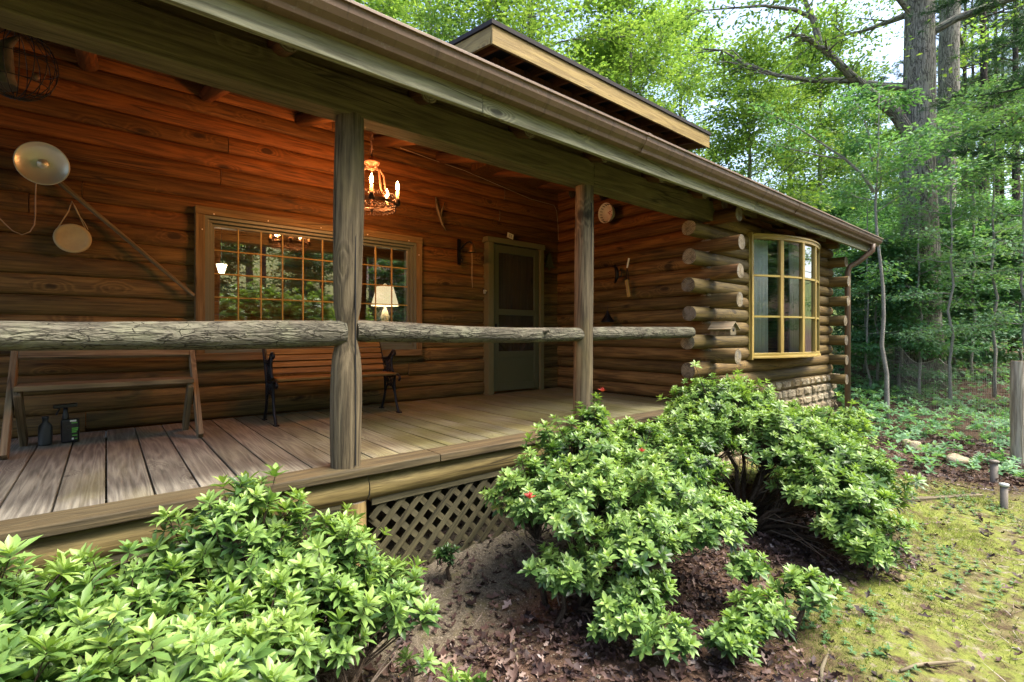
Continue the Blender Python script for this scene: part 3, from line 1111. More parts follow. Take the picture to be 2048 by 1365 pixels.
# --- posts and rails
def post(xx, r, rad):
    m = MB()
    m.log((xx, 2.835, .0), (xx + .015, 2.835, 2.06), r, r, 20, 22, .03, rad=rad, bend=.006)
    # drying crack
    m.box(xx + r * .2, xx + r * .2 + .006, 2.835 - r * 1.03, 2.835 - r * .9, .02, 1.9, 2, mat=2)
    return m.build('porch_post', [M['post'], M['end'], M['dark']], cabin)


def neck(t):
    z = t * 2.06
    return 1.0 - .33 * math.exp(-((z - .79) / .11) ** 2) + .04 * math.sin(z * 5)


post(1.09, .084, neck)
post(3.15, .079, lambda t: 1 + .06 * (1 - t))
post(-.97, .082, neck)


def rail(xa, xb, za, zb, ra, rb, bend):
    m = MB()
    m.log((xa, 2.83, za), (xb, 2.83, zb), ra, rb, 24, int((xb - xa) / .06), .055, bend=bend)
    return m.build('porch_rail', [M['railbark'], M['end']], cabin)


rail(-.93, 1.07, .765, .79, .058, .074, .008)
r2 = rail(1.14, 3.12, .795, .79, .062, .056, .016)
rail(3.2, 4.87, .79, .80, .062, .056, .006)
rail(-3.2, -1.0, .77, .765, .06, .058, .008)
m = MB()
m.log((2.62, 2.77, .80), (2.65, 2.735, .812), .016, .013, 8, 3)
m.build('branch_stub', [M['railbark'], M['end']], r2)

# --- beam, rafters, ceiling, roof
mb = MB()
mb.box(-3, 3.2, 2.755, 2.925, 2.05, 2.265, 0)
mb.box(3.204, SX + .28, 2.755, 2.925, 2.052, 2.267, 0)
mb.build('porch_beam', M['beam'], cabin, .008)
mb = MB()
mb.box(-3, 9.0, 2.8, 2.84, 2.275, 2.37, 0)
mb.build('frieze_board', M['beam'], cabin)
SL = .27


def rz(y):
    return 2.352 + SL * (y - 2.65)


for q in range(15):
    xx = -1.75 + .82 * q
    if xx > 9.1:
        break
    mb = MB()
    mb.log((xx, 2.6 + rng.uniform(-.03, .03), rz(2.6) - .078), (xx, 5.5, rz(5.5) - .078), .062, .066, 14, 8, .05)
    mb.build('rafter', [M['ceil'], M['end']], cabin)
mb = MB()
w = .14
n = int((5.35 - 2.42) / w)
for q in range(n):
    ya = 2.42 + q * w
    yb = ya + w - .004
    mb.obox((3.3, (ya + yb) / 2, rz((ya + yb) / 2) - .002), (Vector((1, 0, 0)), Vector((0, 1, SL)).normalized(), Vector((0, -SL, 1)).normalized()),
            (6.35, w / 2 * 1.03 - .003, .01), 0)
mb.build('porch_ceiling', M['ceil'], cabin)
mb = MB()
prof = [(2.36, rz(2.36) + .014), (5.3, rz(5.3) + .014), (8.2, rz(5.3) + 1.75), (13, rz(5.3) - 1.2), (13, rz(5.3) - 1.1), (8.2, rz(5.3) + 1.85), (5.26, rz(5.3) + .1), (2.36, rz(2.36) + .06)]
mb.extrude_x(prof, -3.1, 9.68)
mb.build('roof', M['shingle'], cabin)
mb = MB()
mb.box(-3.1, 1.75, 2.385, 2.42, 2.118, 2.34, 0)
mb.box(1.754, 5.4, 2.385, 2.42, 2.118, 2.34, 0)
mb.box(5.404, 9.6, 2.385, 2.42, 2.118, 2.34, 0)
mb.box(4.6, 6.3, 2.376, 2.384, 2.19, 2.225, 0)
mb.box(6.5, 8.2, 2.376, 2.384, 2.19, 2.225, 0)
mb.build('fascia_board', M['fascia'], cabin, .004)
mb = MB()
g = [(2.382, 2.35), (2.382, 2.225), (2.32, 2.225), (2.312, 2.25), (2.285, 2.272), (2.268, 2.3), (2.262, 2.335), (2.25, 2.335), (2.25, 2.352), (2.272, 2.352), (2.274, 2.345), (2.29, 2.29), (2.32, 2.24), (2.374, 2.24), (2.374, 2.35)]
mb.extrude_x(g, -3.1, 9.74)
gc_ = [(2.385, 2.22), (2.316, 2.22), (2.308, 2.248), (2.281, 2.27), (2.264, 2.3), (2.258, 2.333), (2.247, 2.333), (2.247, 2.3545), (2.252, 2.3545), (2.27, 2.3), (2.3, 2.262), (2.325, 2.228), (2.385, 2.228)]
for q in (.2, 3.25, 6.3):
    mb.extrude_x(gc_, q, q + .05)
gut = mb.build('gutter', M['gutter'], cabin, .002)
gl = MB()
gr_ = random.Random(4)
for q in range(34):
    xx = gr_.uniform(2.4, 9.4)
    h_ = gr_.uniform(.004, .03)
    gl.bar((xx, 2.31, 2.345), (xx + gr_.uniform(-.05, .05), 2.31 + gr_.uniform(-.03, .03), 2.352 + h_), .02, .003, (0, 0, 1))
tag(gl.build('leaf_debris', M['litter'], gut), kind='stuff')
mb = MB()
mb.tube([(9.45, 2.33, 2.24), (9.45, 2.33, 2.14), (9.36, 2.5, 1.96), (9.3, 2.6, 1.9), (9.27, 2.62, 1.8), (9.27, 2.62, -.75)], .042, 10)
mb.build('downspout', M['gutter'], gut)

# stone foundation under the front room: rounded stones set in mortar
mb = MB()
mb.box(5.05, 9.15, 2.79, 3.1, -1.0, .0, 0, mat=1)
mb.box(9.0, 9.12, 3.1, 8.2, -1.0, .0, 0, mat=1)
sr = random.Random(3)


def stones(along, fixed, a0, a1, axis):
    z = -.95
    while z < .03:
        h_ = sr.uniform(.1, .2)
        a = a0 + sr.uniform(-.1, 0)
        while a < a1:
            w_ = sr.uniform(.12, .34)
            c0 = Vector((a + w_ / 2, fixed, z + h_ / 2)) if axis == 'x' else Vector((fixed, a + w_ / 2, z + h_ / 2))
            nv = 9
            vs = []
            for layer, (s_, d_) in enumerate(((1.0, .03), (.93, -.012), (.6, -.03))):
                for q in range(nv):
                    th = 2 * math.pi * q / nv + .2
                    rx = (w_ / 2 - .008) * s_ * (abs(math.cos(th)) ** .55) * math.copysign(1, math.cos(th))
                    rz_ = (h_ / 2 - .008) * s_ * (abs(math.sin(th)) ** .55) * math.copysign(1, math.sin(th))
                    j = sr.uniform(.86, 1.03)
                    d2 = d_ * sr.uniform(.6, 1.3)
                    vs.append(c0 + (Vector((rx * j, d2, rz_ * j)) if axis == 'x' else Vector((-d2, rx * j, rz_ * j))))
            fs = []
            for L_ in range(2):
                for q in range(nv):
                    q2 = (q + 1) % nv
                    fs.append((L_ * nv + q, L_ * nv + q2, (L_ + 1) * nv + q2, (L_ + 1) * nv + q))
            fs.append(tuple(range(2 * nv, 3 * nv)))
            mb.add(vs, fs, None, sr.random(), 0, False)
            a += w_
        z += h_


stones(0, 2.785, 5.05, 9.15, 'x')
stones(0, 9.125, 2.8, 5.5, 'y')
mb.build('stone_foundation', [M['stone'], M['mortar']], cabin)

# --- bow window
bx0, bx1, bz0, bz1 = BOW
SAG = .3
BYC = FY - .075


def bow_pt(t, out=0.0):
    x = bx0 + (bx1 - bx0) * t
    y = BYC - SAG * 4 * t * (1 - t)
    dx, dy = (bx1 - bx0), -SAG * 4 * (1 - 2 * t)
    L = math.hypot(dx, dy)
    return Vector((x + dy / L * out, y - dx / L * out, 0))


def bow_strip(m, z0, z1, o0, o1, n=24):
    vs, gs, fs = [], [], []
    off = rng.uniform(-30, 30)
    for i in range(n + 1):
        t = i / n
        for (o, z) in ((o0, z0), (o1, z0), (o1, z1), (o0, z1)):
            p = bow_pt(t, o)
            p.z = z
            vs.append(p)
            gs.append((off + p.x, o + off, z))
    for i in range(n):
        for k_ in range(4):
            k2 = (k_ + 1) % 4
            fs.append((i * 4 + k_, i * 4 + k2, (i + 1) * 4 + k2, (i + 1) * 4 + k_))
    fs += [(0, 3, 2, 1), (n * 4, n * 4 + 1, n * 4 + 2, n * 4 + 3)]
    m.add(vs, fs, gs)


m = MB()
bow_strip(m, bz1 - .055, bz1, -.03, .03)
bow_strip(m, bz0, bz0 + .055, -.03, .03)
bow_strip(m, bz1 - .012, bz1 + .012, -.05, .042)
bow_strip(m, bz0 - .012, bz0 + .014, -.05, .042)
NBW = 5
for q in range(NBW + 1):
    t_ = q / NBW
    p = bow_pt(t_)
    d = (bow_pt(min(1, t_ + .01)) - bow_pt(max(0, t_ - .01))).normalized()
    n_ = Vector((d.y, -d.x, 0))
    w_ = .028 if 0 < q < NBW else .034
    m.obox(p + Vector((0, 0, (bz0 + bz1) / 2)), (d, n_, Vector((0, 0, 1))), (w_, .026, (bz1 - bz0) / 2 - .04), 2)
# flat boards that frame the opening and close the sides
m.box(bx0 - .03, bx0 + .02, BYC - .04, FY + .1, bz0 - .03, bz1 + .02, 2)
m.box(bx1 - .02, bx1 + .03, BYC - .04, FY + .1, bz0 - .03, bz1 + .02, 2)
bow = m.build('bow_window', M['bow'], cabin, .004)
m = MB()
for q in (1, 2):
    zz = bz0 + (bz1 - bz0) * q / 3
    bow_strip(m, zz - .012, zz + .012, -.014, .02)
m.build('muntin', M['bow'], bow)
m = MB()
for q in range(NBW):
    pa, pb_ = bow_pt((q + .02) / NBW), bow_pt((q + .98) / NBW)
    d = (pb_ - pa).normalized()
    n_ = Vector((d.y, -d.x, 0))
    m.add([(pa.x, pa.y, bz0 + .05), (pb_.x, pb_.y, bz0 + .05), (pb_.x, pb_.y, bz1 - .05), (pa.x, pa.y, bz1 - .05)], [(0, 1, 2, 3)])
m.build('pane', M['bowglass'], bow)
# sill and head board of the bow
m = MB()
for zz in (bz0 - .01, bz1 + .004):
    m = MB()
    vs = [(bx0, FY + .08, zz)] + [tuple(bow_pt(i / 16) + Vector((0, 0, zz))) for i in range(17)] + [(bx1, FY + .08, zz)]
    nn_ = len(vs)
    vs2 = [(a, b_, c + .008) for a, b_, c in vs]
    m.add(vs + vs2, [tuple(reversed(range(nn_))), tuple(range(nn_, 2 * nn_))] + [(i, (i + 1) % nn_, nn_ + (i + 1) % nn_, nn_ + i) for i in range(nn_)])
    m.build('sill' if zz < 1 else 'head_board', M['bow'], bow)
# curtains (two gathered panels)
def curtain(x0_, x1_, y0_, y1_, z0_, z1_):
    m = MB()
    n = 60
    vs, fs = [], []
    for i in range(n + 1):
        t_ = i / n
        x = x0_ + (x1_ - x0_) * t_
        y = y0_ + (y1_ - y0_) * t_ + .018 * math.sin(t_ * 46)
        vs += [(x, y, z0_), (x, y + .004, z1_)]
    for i in range(n):
        fs.append((2 * i, 2 * i + 2, 2 * i + 3, 2 * i + 1))
    m.add(vs, fs, None, None, 0, True)
    return m


c1 = curtain(6.18, 6.62, 2.9, 2.75, .53, 2.0).build('curtain', M['curtain'], None, loc=(6.4, 2.85, .53))
tag(c1, 'white gathered curtain hanging behind the first panes of the bow window', 'curtain')
c2 = curtain(7.02, 7.5, 2.64, 2.66, .53, 2.0).build('curtain', M['curtain'], None, loc=(7.2, 2.65, .53))
tag(c2, 'white curtain hanging past the dark middle panes of the bow window', 'curtain')
for c_ in (c1, c2):
    so = c_.modifiers.new('solid', 'SOLIDIFY')
    so.thickness = .004

# --- dormer
DZ = 4.22
mb = MB()
DX0, DX1, DY = 3.29, 8.0, 4.3
mb.box(DX0 + .35, DX1 - .35, 4.72, 7.4, 2.9, DZ - .05, 2)
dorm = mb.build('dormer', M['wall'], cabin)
mb = MB()
ds = .16
for q in range(1):
    prof = [(DY, DZ), (8.2, DZ + ds * (8.2 - DY)), (8.2, DZ + ds * (8.2 - DY) + .05), (DY - .02, DZ + .05), (DY - .02, DZ)]
    mb.extrude_x(prof, DX0 - .02, DX1 + .02)
mb.build('roof', M['shingle'], dorm)
mb = MB()
mb.box(DX0, DX1, DY, DY + .03, DZ - .215, DZ - .002, 0)
mb.build('fascia_board', M['dormer'], dorm, .003)
for xx in (DX0, DX1 - .03):
    mb = MB()
    d = Vector((0, 1, ds)).normalized()
    mb.bar((xx + .016, DY + .03, DZ - .1), (xx + .016, 7.6, DZ - .1 + ds * (7.6 - DY - .03)), .03, .19)
    mb.build('rake_board', M['dormer'], dorm)
for q in range(12):
    mb = MB()
    xx = DX0 + .2 + q * .39
    mb.bar((xx, DY + .03, DZ - .09), (xx, 4.9, DZ - .09 + ds * .57), .04, .12)
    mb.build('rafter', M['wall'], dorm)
mb = MB()
for (a, b_) in ((5.35, 6.5),):
    mb.box(a, b_, 4.69, 4.72, 3.5, 3.56, 0)
    mb.box(a, b_, 4.69, 4.72, 4.02, 4.08, 0)
    mb.box(a, a + .06, 4.69, 4.72, 3.56, 4.02, 2)
    mb.box(b_ - .06, b_, 4.69, 4.72, 3.56, 4.02, 2)
    mb.box(a + .06, b_ - .06, 4.712, 4.716, 3.56, 4.02, 0, mat=1)
mb.build('window', [M['greentrim'], M['glass']], dorm)

# ------------------------------------------------------------------ things on the porch
# plain slant-legged bench
pb_ = thing('wooden_bench', 'plain weathered plank bench with slanted legs standing against the log wall', 'bench', (.03, 4.65, 0))
for xx in (-.49, .55):
    m = MB()
    m.bar((xx, 4.36, .0), (xx, 4.95, .74), .036, .1, (1, 0, 0) if False else (0, -.78, .62))
    m.build('leg', M['bench'], pb_, .004)
    m = MB()
    xi = xx + (.045 if xx < 0 else -.045)
    m.bar((xi, 4.86, .0), (xi, 4.52, .405), .036, .1, (0, .77, .64))
    m.build('leg', M['bench'], pb_, .004)
m = MB()
m.box(-.46, .525, 4.48, 4.76, .405, .44, 0)
m.build('seat', M['bench'], pb_, .005)
m = MB()
d = Vector((0, .62, .78)).normalized()
m.obox((.03, 4.845, .665), (Vector((1, 0, 0)), Vector((0, .78, -.62)).normalized(), d), (.5, .016, .075), 0)
m.build('backrest', M['bench'], pb_, .005)

# garden bench with cast iron ends
gb = thing('garden_bench', 'slatted garden bench with black cast iron scroll ends under the picture window', 'bench', (1.7, 4.7, 0))


def iron_end(xx, s=1):
    m = MB()

    def T(pts, r=.011, seg=8):
        m.tube([(xx, y, z) for y, z in pts], r, seg)
    T([(4.49, .0), (4.5, .02), (4.545, .1), (4.575, .2), (4.58, .3), (4.57, .37), (4.52, .385), (4.475, .37), (4.46, .34), (4.475, .325), (4.49, .335)], .012)
    T([(4.88, .0), (4.87, .02), (4.83, .1), (4.8, .18), (4.8, .3), (4.82, .4), (4.86, .52), (4.93, .66), (4.95, .705), (4.965, .71)], .013)
    T([(4.56, .16), (4.6, .235), (4.66, .275), (4.72, .275), (4.77, .235), (4.81, .16)], .01)
    T([(4.57, .37), (4.65, .355), (4.74, .35), (4.81, .36)], .01)
    T([(4.87, .54), (4.8, .535), (4.72, .545), (4.66, .59), (4.62, .62), (4.585, .615), (4.57, .59), (4.585, .575), (4.605, .585)], .013)
    T([(4.62, .6), (4.655, .52), (4.64, .44), (4.6, .39)], .012)
    for q in range(6):
        y = 4.6 + .034 * q
        T([(y, .25 if 0 < q < 5 else .2), (y + .012, .3), (y - .004, .36)], .006, 5)
    for q in range(5):
        y = 4.655 + .03 * q
        T([(y, .365), (y + .014, .42), (y - .006, .47), (y + .02, .54)], .006, 5)
    for (y, z) in ((4.63, .31), (4.69, .32), (4.75, .31), (4.7, .42), (4.76, .43), (4.72, .5), (4.79, .49)):
        T([(y + .021 * math.cos(a), z + .021 * math.sin(a)) for a in [k * math.pi / 5 for k in range(11)]], .005, 5)
    for y in (4.485, 4.885):
        m.box(xx - .018, xx + .018, y - .03, y + .03, .0, .012)
    return m


iron_end(1.115).build('iron_end', M['iron'], gb)
iron_end(2.255).build('iron_end', M['iron'], gb)
m = MB()
for q in range(4):
    y = 4.535 + q * .072
    m.box(1.13, 2.24, y - .03, y + .03, .376, .4, 0)
seat = m.build('seat', M['slat'], gb, .004)
m = MB()
for q in range(5):
    t_ = (q + .5) / 5
    y, z = 4.815 + .125 * t_, .415 + .29 * t_
    d = Vector((0, .4, .92)).normalized()
    m.obox((1.685, y - .02, z), (Vector((1, 0, 0)), Vector((0, .92, -.4)).normalized(), d), (.555, .009, .026), 0)
m.build('backrest', M['slat'], gb, .004)

# bottles under the plain bench
m = MB()
m.lathe([(0, 0), (.036, 0), (.038, .01), (.038, .12), (.034, .14), (.016, .158), (.0155, .185), (.019, .186), (.019, .2), (0, .2)], (-.33, 4.76, 0), seg=20)
tag(m.build('bottle', M['bottle'], None, loc=(-.33, 4.76, 0)), 'plain dark grey plastic bottle on the deck under the wooden bench', 'bottle')
sb = thing('spray_bottle', 'black spray bottle with bright green and white label under the wooden bench', 'spray bottle', (-.2, 4.77, 0))
m = MB()
m.obox((-.2, 4.77, .085), (Vector((1, 0, 0)), Vector((0, 1, 0)), Vector((0, 0, 1))), (.05, .03, .085))
m.build('body', M['black'], sb, .014, 3)
m = MB()
m.lathe([(.02, .165), (.018, .2), (.013, .22), (.013, .25), (0, .25)], (-.225, 4.77, 0), seg=14)
m.build('neck', M['black'], sb)
m = MB()
m.bar((-.29, 4.77, .262), (-.16, 4.77, .268), .03, .028)
m.bar((-.255, 4.77, .25), (-.275, 4.77, .2), .012, .012, (0, 1, 0))
m.build('trigger', M['black'], sb, .006)
m = MB()
for (a, b_, c, d, mi) in ((-.2, -.165, .15, .163, 1), (-.192, -.16, .138, .145, 0), (-.19, -.158, .085, .093, 0), (-.19, -.155, .098, .106, 0), (-.19, -.165, .072, .08, 0),
                          (-.188, -.16, .048, .054, 0), (-.19, -.18, .02, .034, 1), (-.175, -.16, .024, .03, 0)):
    m.box(a, b_, 4.7365, 4.7395, c, d, 0, mat=mi)
m.build('label', [M['lime'], M['white']], sb)

# round metal reflector with a cord, and a round plate on a string
rp = thing('metal_reflector', 'shallow round silver metal dish with centre cap and trailing cord on the wall', 'metal dish', (-.36, 5.13, 2.05))
m = MB()
ctr = Vector((-.365, 5.02, 2.05))
axd = Vector((.05, .97, .15)).normalized()
m.lathe([(.0, .045), (.05, .043), (.11, .03), (.145, .008), (.152, 0), (.155, .006), (.148, .016), (.11, .042), (.05, .055), (.03, .1), (0, .1)], ctr, axd, 40)
m.build('dish', M['tin'], rp)
m = MB()
m.lathe([(0, .02), (.03, .022), (.034, .03), (.036, .044)], ctr, axd, 24)
m.lathe([(0, .012), (.02, .013), (.022, .02)], ctr, axd, 16)
m.build('cap', M['tin'], rp)
m = MB()
cp = [at(75, 358, Y=5.1), at(72, 372, Y=5.12), at(71, 400, Y=5.13), at(71, 430, Y=5.13), at(69, 450, Y=5.13), at(60, 464, Y=5.13), at(44, 470, Y=5.13), at(25, 462, Y=5.13), at(10, 448, Y=5.13), at(-8, 430, Y=5.13), at(-25, 405, Y=5.13)]
m.tube(cp, .0042, 6)
m.build('cord', M['wire'], rp)
pl = thing('hanging_plate', 'round tan plate hanging from a string on the log wall', 'plate', (-.2, 5.16, 1.53))
m = MB()
m.lathe([(0, -.012), (.07, -.012), (.085, -.016), (.108, -.024), (.114, -.018), (.108, -.006), (.0, .012)], (-.2, 5.14, 1.53), (0, 1, 0), 36)
m.build('disc', M['plate'], pl)
m = MB()
m.tube([(-.29, 5.125, 1.59), (-.225, 5.135, 1.74), (-.205, 5.145, 1.825), (-.185, 5.135, 1.78), (-.12, 5.125, 1.6)], .004, 6)
m.tube([(-.205, 5.145, 1.825), (-.17, 5.135, 1.73), (-.13, 5.12, 1.66), (-.11, 5.12, 1.61)], .0032, 5)
m.build('string', M['cord'], pl)
m = MB()
m.log((-.33, 5.13, 2.005), (.6, 5.13, 1.125), .019, .016, 12, 10, .05)
tag(m.build('wooden_pole', [M['stick'], M['end']], None, loc=(.13, 5.13, 1.55)), 'long thin wooden pole fixed diagonally on the log wall', 'pole')

# dark wire basket with grey horn shape under the beam
wb = thing('hanging_basket', 'dark wire basket with a grey horn shape hanging under the porch beam', 'basket', (-.36, 3.3, 1.95))
m = MB()
wc = Vector((-.33, 3.3, 2.07))
for q in range(9):
    ph = math.pi * q / 9
    m.tube([wc + Vector((.15 * math.sin(a) * math.cos(ph), .15 * math.sin(a) * math.sin(ph), .17 * math.cos(a))) for a in [k * math.pi / 10 for k in range(21)]], .0022, 5)
for zz in (-.1, 0, .1):
    r_ = .15 * math.sqrt(1 - (zz / .17) ** 2)
    m.tube([wc + Vector((r_ * math.cos(a), r_ * math.sin(a), zz)) for a in [k * math.pi / 12 for k in range(25)]], .0022, 5)
m.tube([wc + Vector((0, 0, .17)), (-.33, 3.3, 2.42)], .003, 5)
m.build('wire', M['iron'], wb)
m = MB()
m.tube([wc + Vector((-.06, 0, -.13)), wc + Vector((-.07, 0, -.06)), wc + Vector((-.05, 0, .02)), wc + Vector((-.03, 0, .08)), wc + Vector((.01, 0, .13))], [.07, .068, .045, .022, .008], 14)
m.build('horn', M['hang'], wb)
m = MB()
m.lathe([(0, -.02), (.012, -.012), (.015, 0), (.01, .014), (0, .02)], wc + Vector((.07, -.02, -.05)), (0, 0, 1), 10)
m.build('bead', M['copper'], wb)

# candle chandelier
CH = Vector((1.755, 4.0, 0))
ch = thing('chandelier', 'wrought iron candle chandelier with lit flame bulbs hanging from the porch ceiling', 'chandelier', (CH.x, CH.y, 1.85))
m = MB()
m.tube([(CH.x, CH.y, 2.3), (CH.x, CH.y, rz(4.0) - .02)], .006, 6)
for q in range(6):
    zc = 2.32 + q * .048
    ax_ = Vector((1, 0, 0)) if q % 2 else Vector((0, 1, 0))
    m.tube([Vector((CH.x, CH.y, zc)) + ax_ * (.014 * math.cos(a)) + Vector((0, 0, .03 * math.sin(a))) for a in [k * math.pi / 6 for k in range(13)]], .004, 5)
m.build('chain', M['aged'], ch)
m = MB()
m.lathe([(0, 2.31), (.02, 2.3), (.024, 2.262), (.062, 2.268), (.068, 2.256), (.06, 2.244), (.03, 2.232), (.03, 2.205), (.036, 2.2), (.0, 2.19)], (CH.x, CH.y, 0), seg=24)
m.build('crown', M['copper'], ch)
m = MB()
NCD = 5
A0 = R(-114)
RR = .225
ringz = 1.905
cand = []
for q in range(NCD):
    a = A0 + q * 2 * math.pi / NCD
    cand.append((CH.x + RR * math.cos(a), CH.y + RR * math.sin(a)))
for q in range(NCD):
    a = A0 + (q + .5) * 2 * math.pi / NCD
    dv = Vector((math.cos(a), math.sin(a), 0))
    c0 = Vector((CH.x, CH.y, 0))
    m.tube([c0 + dv * .028 + Vector((0, 0, 2.21)), c0 + dv * .075 + Vector((0, 0, 2.205)), c0 + dv * .105 + Vector((0, 0, 2.16)), c0 + dv * .115 + Vector((0, 0, 2.08)),
            c0 + dv * .13 + Vector((0, 0, 2.0)), c0 + dv * .17 + Vector((0, 0, 1.945)), c0 + dv * .2 + Vector((0, 0, ringz))], .0075, 7)
    # scrolls along the band
m.build('arm', M['copper'], ch)
m = MB()
n_ = 40
vs, fs = [], []
for i in range(n_):
    a = 2 * math.pi * i / n_
    for (r_, z_) in ((.2, ringz - .014), (.206, ringz - .014), (.206, ringz + .014), (.2, ringz + .014)):
        vs.append((CH.x + r_ * math.cos(a), CH.y + r_ * math.sin(a), z_))
for i in range(n_):
    j = (i + 1) % n_
    for k_ in range(4):
        k2 = (k_ + 1) % 4
        fs.append((i * 4 + k_, j * 4 + k_, j * 4 + k2, i * 4 + k2))
m.add(vs, fs)
for q in range(30):
    a = 2 * math.pi * q / 30
    for (zc, r_, up_) in ((ringz + .045, .024, 1), (ringz - .036, .019, -1)):
        pts = []
        for k_ in range(14):
            th = k_ / 13 * 2.6 * math.pi
            rr_ = r_ * (1 - .75 * k_ / 13)
            da = rr_ * math.cos(th) / .203
            pts.append((CH.x + .203 * math.cos(a + da), CH.y + .203 * math.sin(a + da), zc + up_ * rr_ * math.sin(th)))
        m.tube(pts, .0035, 5)
m.tube([(CH.x, CH.y, 1.84), (CH.x, CH.y, 1.87)], [.012, .02], 8)
for q in range(NCD):
    a = A0 + (q + .5) * 2 * math.pi / NCD
    m.tube([(CH.x, CH.y, 1.86), (CH.x + .1 * math.cos(a), CH.y + .1 * math.sin(a), 1.85), (CH.x + .2 * math.cos(a), CH.y + .2 * math.sin(a), ringz - .02)], .004, 5)
m.build('ring', M['aged'], ch)
for (cx, cy) in cand:
    m = MB()
    m.lathe([(.0, ringz - .02), (.018, ringz - .02), (.026, ringz + .0), (.02, ringz + .02), (.024, ringz + .04), (.016, ringz + .04)], (cx, cy, 0), seg=16)
    cup = m.build('cup', M['aged'], ch)
    m = MB()
    m.lathe([(.0125, ringz + .03), (.0125, ringz + .105), (.009, ringz + .107), (0, ringz + .107)], (cx, cy, 0), seg=14)
    m.build('candle', M['candle'], cup)
    m = MB()
    z_ = ringz + .107
    m.lathe([(.006, z_), (.014, z_ + .018), (.0155, z_ + .03), (.012, z_ + .05), (.005, z_ + .072), (.0, z_ + .085)], (cx, cy, 0), seg=14)
    m.build('bulb', M['flame'], cup)
    ld = bpy.data.lights.new('candle_light', 'POINT')
    ld.energy = 8
    ld.color = (1, .33, .09)
    ld.shadow_soft_size = .03
    lo = bpy.data.objects.new('candle_light', ld)
    lo.location = (cx - CH.x, cy - CH.y, z_ + .04 - 1.85)
    lo.parent = ch
    col.objects.link(lo)

# brass bell on a bracket left of the door, with pull cord
bl = thing('porch_bell', 'small bell on a black iron bracket with pull cord beside the screen door', 'bell', (3.42, 5.15, 1.62))
m = MB()
bxp = 3.4
m.bar((bxp, 5.13, 1.66), (bxp, 5.13, 1.98), .045, .018, (0, 1, 0))
m.tube([(bxp, 5.12, 1.84), (bxp + .02, 5.06, 1.89), (bxp + .035, 5.0, 1.925), (bxp + .045, 4.95, 1.925), (bxp + .05, 4.92, 1.905)], .011, 8)
m.tube([(bxp, 5.12, 1.7), (bxp + .012, 5.08, 1.69), (bxp + .012, 5.07, 1.72), (bxp, 5.1, 1.75)], .009, 6)
m.build('bracket', M['iron'], bl)
m = MB()
m.lathe([(0, 0), (.014, -.004), (.03, -.02), (.036, -.05), (.043, -.085), (.058, -.105), (.056, -.108), (.038, -.085), (0, -.03)], (bxp + .05, 4.92, 1.9), seg=20)
m.build('bell', M['bronze'], bl)
m = MB()
m.tube([(bxp + .05, 4.92, 1.8), (bxp + .052, 4.92, 1.7), (bxp + .05, 4.921, 1.5), (bxp + .056, 4.92, 1.36)], .004, 5)
m.build('pull_cord', M['cord'], bl)

# flat pine tree ornament right of the door
m = MB()
ox, oy, oz = 5.0, 5.165, 1.77
out_ = [(-.012, -.04), (.012, -.04), (.012, 0), (.11, 0), (.05, .06), (.085, .065), (.035, .13), (.06, .135), (0, .24), (-.06, .135), (-.035, .13), (-.085, .065), (-.05, .06), (-.11, 0), (-.012, 0)]
vs = [(ox + a, oy - .008, oz + b_) for a, b_ in out_] + [(ox + a, oy + .006, oz + b_) for a, b_ in out_]
n_ = len(out_)
m.add(vs, [tuple(range(n_)), tuple(reversed(range(n_, 2 * n_)))] + [(i, n_ + i, n_ + (i + 1) % n_, (i + 1) % n_) for i in range(n_)])
tag(m.build('tree_ornament', M['patina'], None, loc=(ox, oy, oz)), 'dark green metal pine tree ornament on the wall right of the door', 'ornament')

# small card over the door
sg = thing('small_sign', 'little white printed card tilted above the screen door', 'sign', (4.22, 5.1, 2.08))
m = MB()
d1 = Vector((.97, 0, -.2)).normalized()
d2 = Vector((.2, 0, .97)).normalized()
m.obox((4.22, 5.115, 2.125), (d1, Vector((0, 1, 0)), d2), (.052, .004, .034))
m.build('card', M['card'], sg)
m = MB()
for (a, b_, w_) in ((-.02, .012, .01), (-.004, .012, .006), (.016, .012, .011), (-.02, -.002, .012), (.012, -.002, .016), (-.014, -.015, .014), (.014, -.015, .012)):
    m.obox(Vector((4.22, 5.109, 2.125)) + d1 * a + d2 * b_, (d1, Vector((0, 1, 0)), d2), (w_ / 2, .0012, .004))
m.build('print', M['ink'], sg)
m = MB()
m.box(3.79, 3.812, 5.12, 5.15, 1.32, 1.37)
m.box(3.786, 3.816, 5.1, 5.12, 1.345, 1.362)
tag(m.build('door_latch', M['tin'], None, .004, loc=(3.8, 5.13, 1.32)), 'small bright metal door hook on the wall at the left of the screen door', 'hook')
# curved dark horn on the wall
m = MB()
m.tube([at(872, 395, Y=5.16), at(874, 415, Y=5.13), at(880, 435, Y=5.1), at(885, 450, Y=5.1), at(892, 462, Y=5.12)], [.012, .02, .018, .012, .006], 8)
m.tube([at(890, 405, Y=5.16), at(884, 420, Y=5.13), at(880, 436, Y=5.1)], [.006, .012, .014], 7)
tag(m.build('wall_horn', M['stick'], None, loc=at(880, 430, Y=5.14)), 'dark curved horn hung high on the wall above the bell', 'horn')
# white cable along the wall
m = MB()
m.tube([at(800, 296, Y=5.17), at(860, 318, Y=5.17), at(930, 342, Y=5.17), at(1000, 372, Y=5.17), at(1060, 398, Y=5.17), at(1108, 411, Y=5.17), at(1113, 422, Y=5.16), at(1116, 450, Y=5.16), at(1117, 480, Y=5.16)], .0032, 6)
tag(m.build('wall_cable', M['wire'], None, loc=at(1000, 372, Y=5.17)), 'thin pale cable running along the log wall into the porch corner', 'cable')

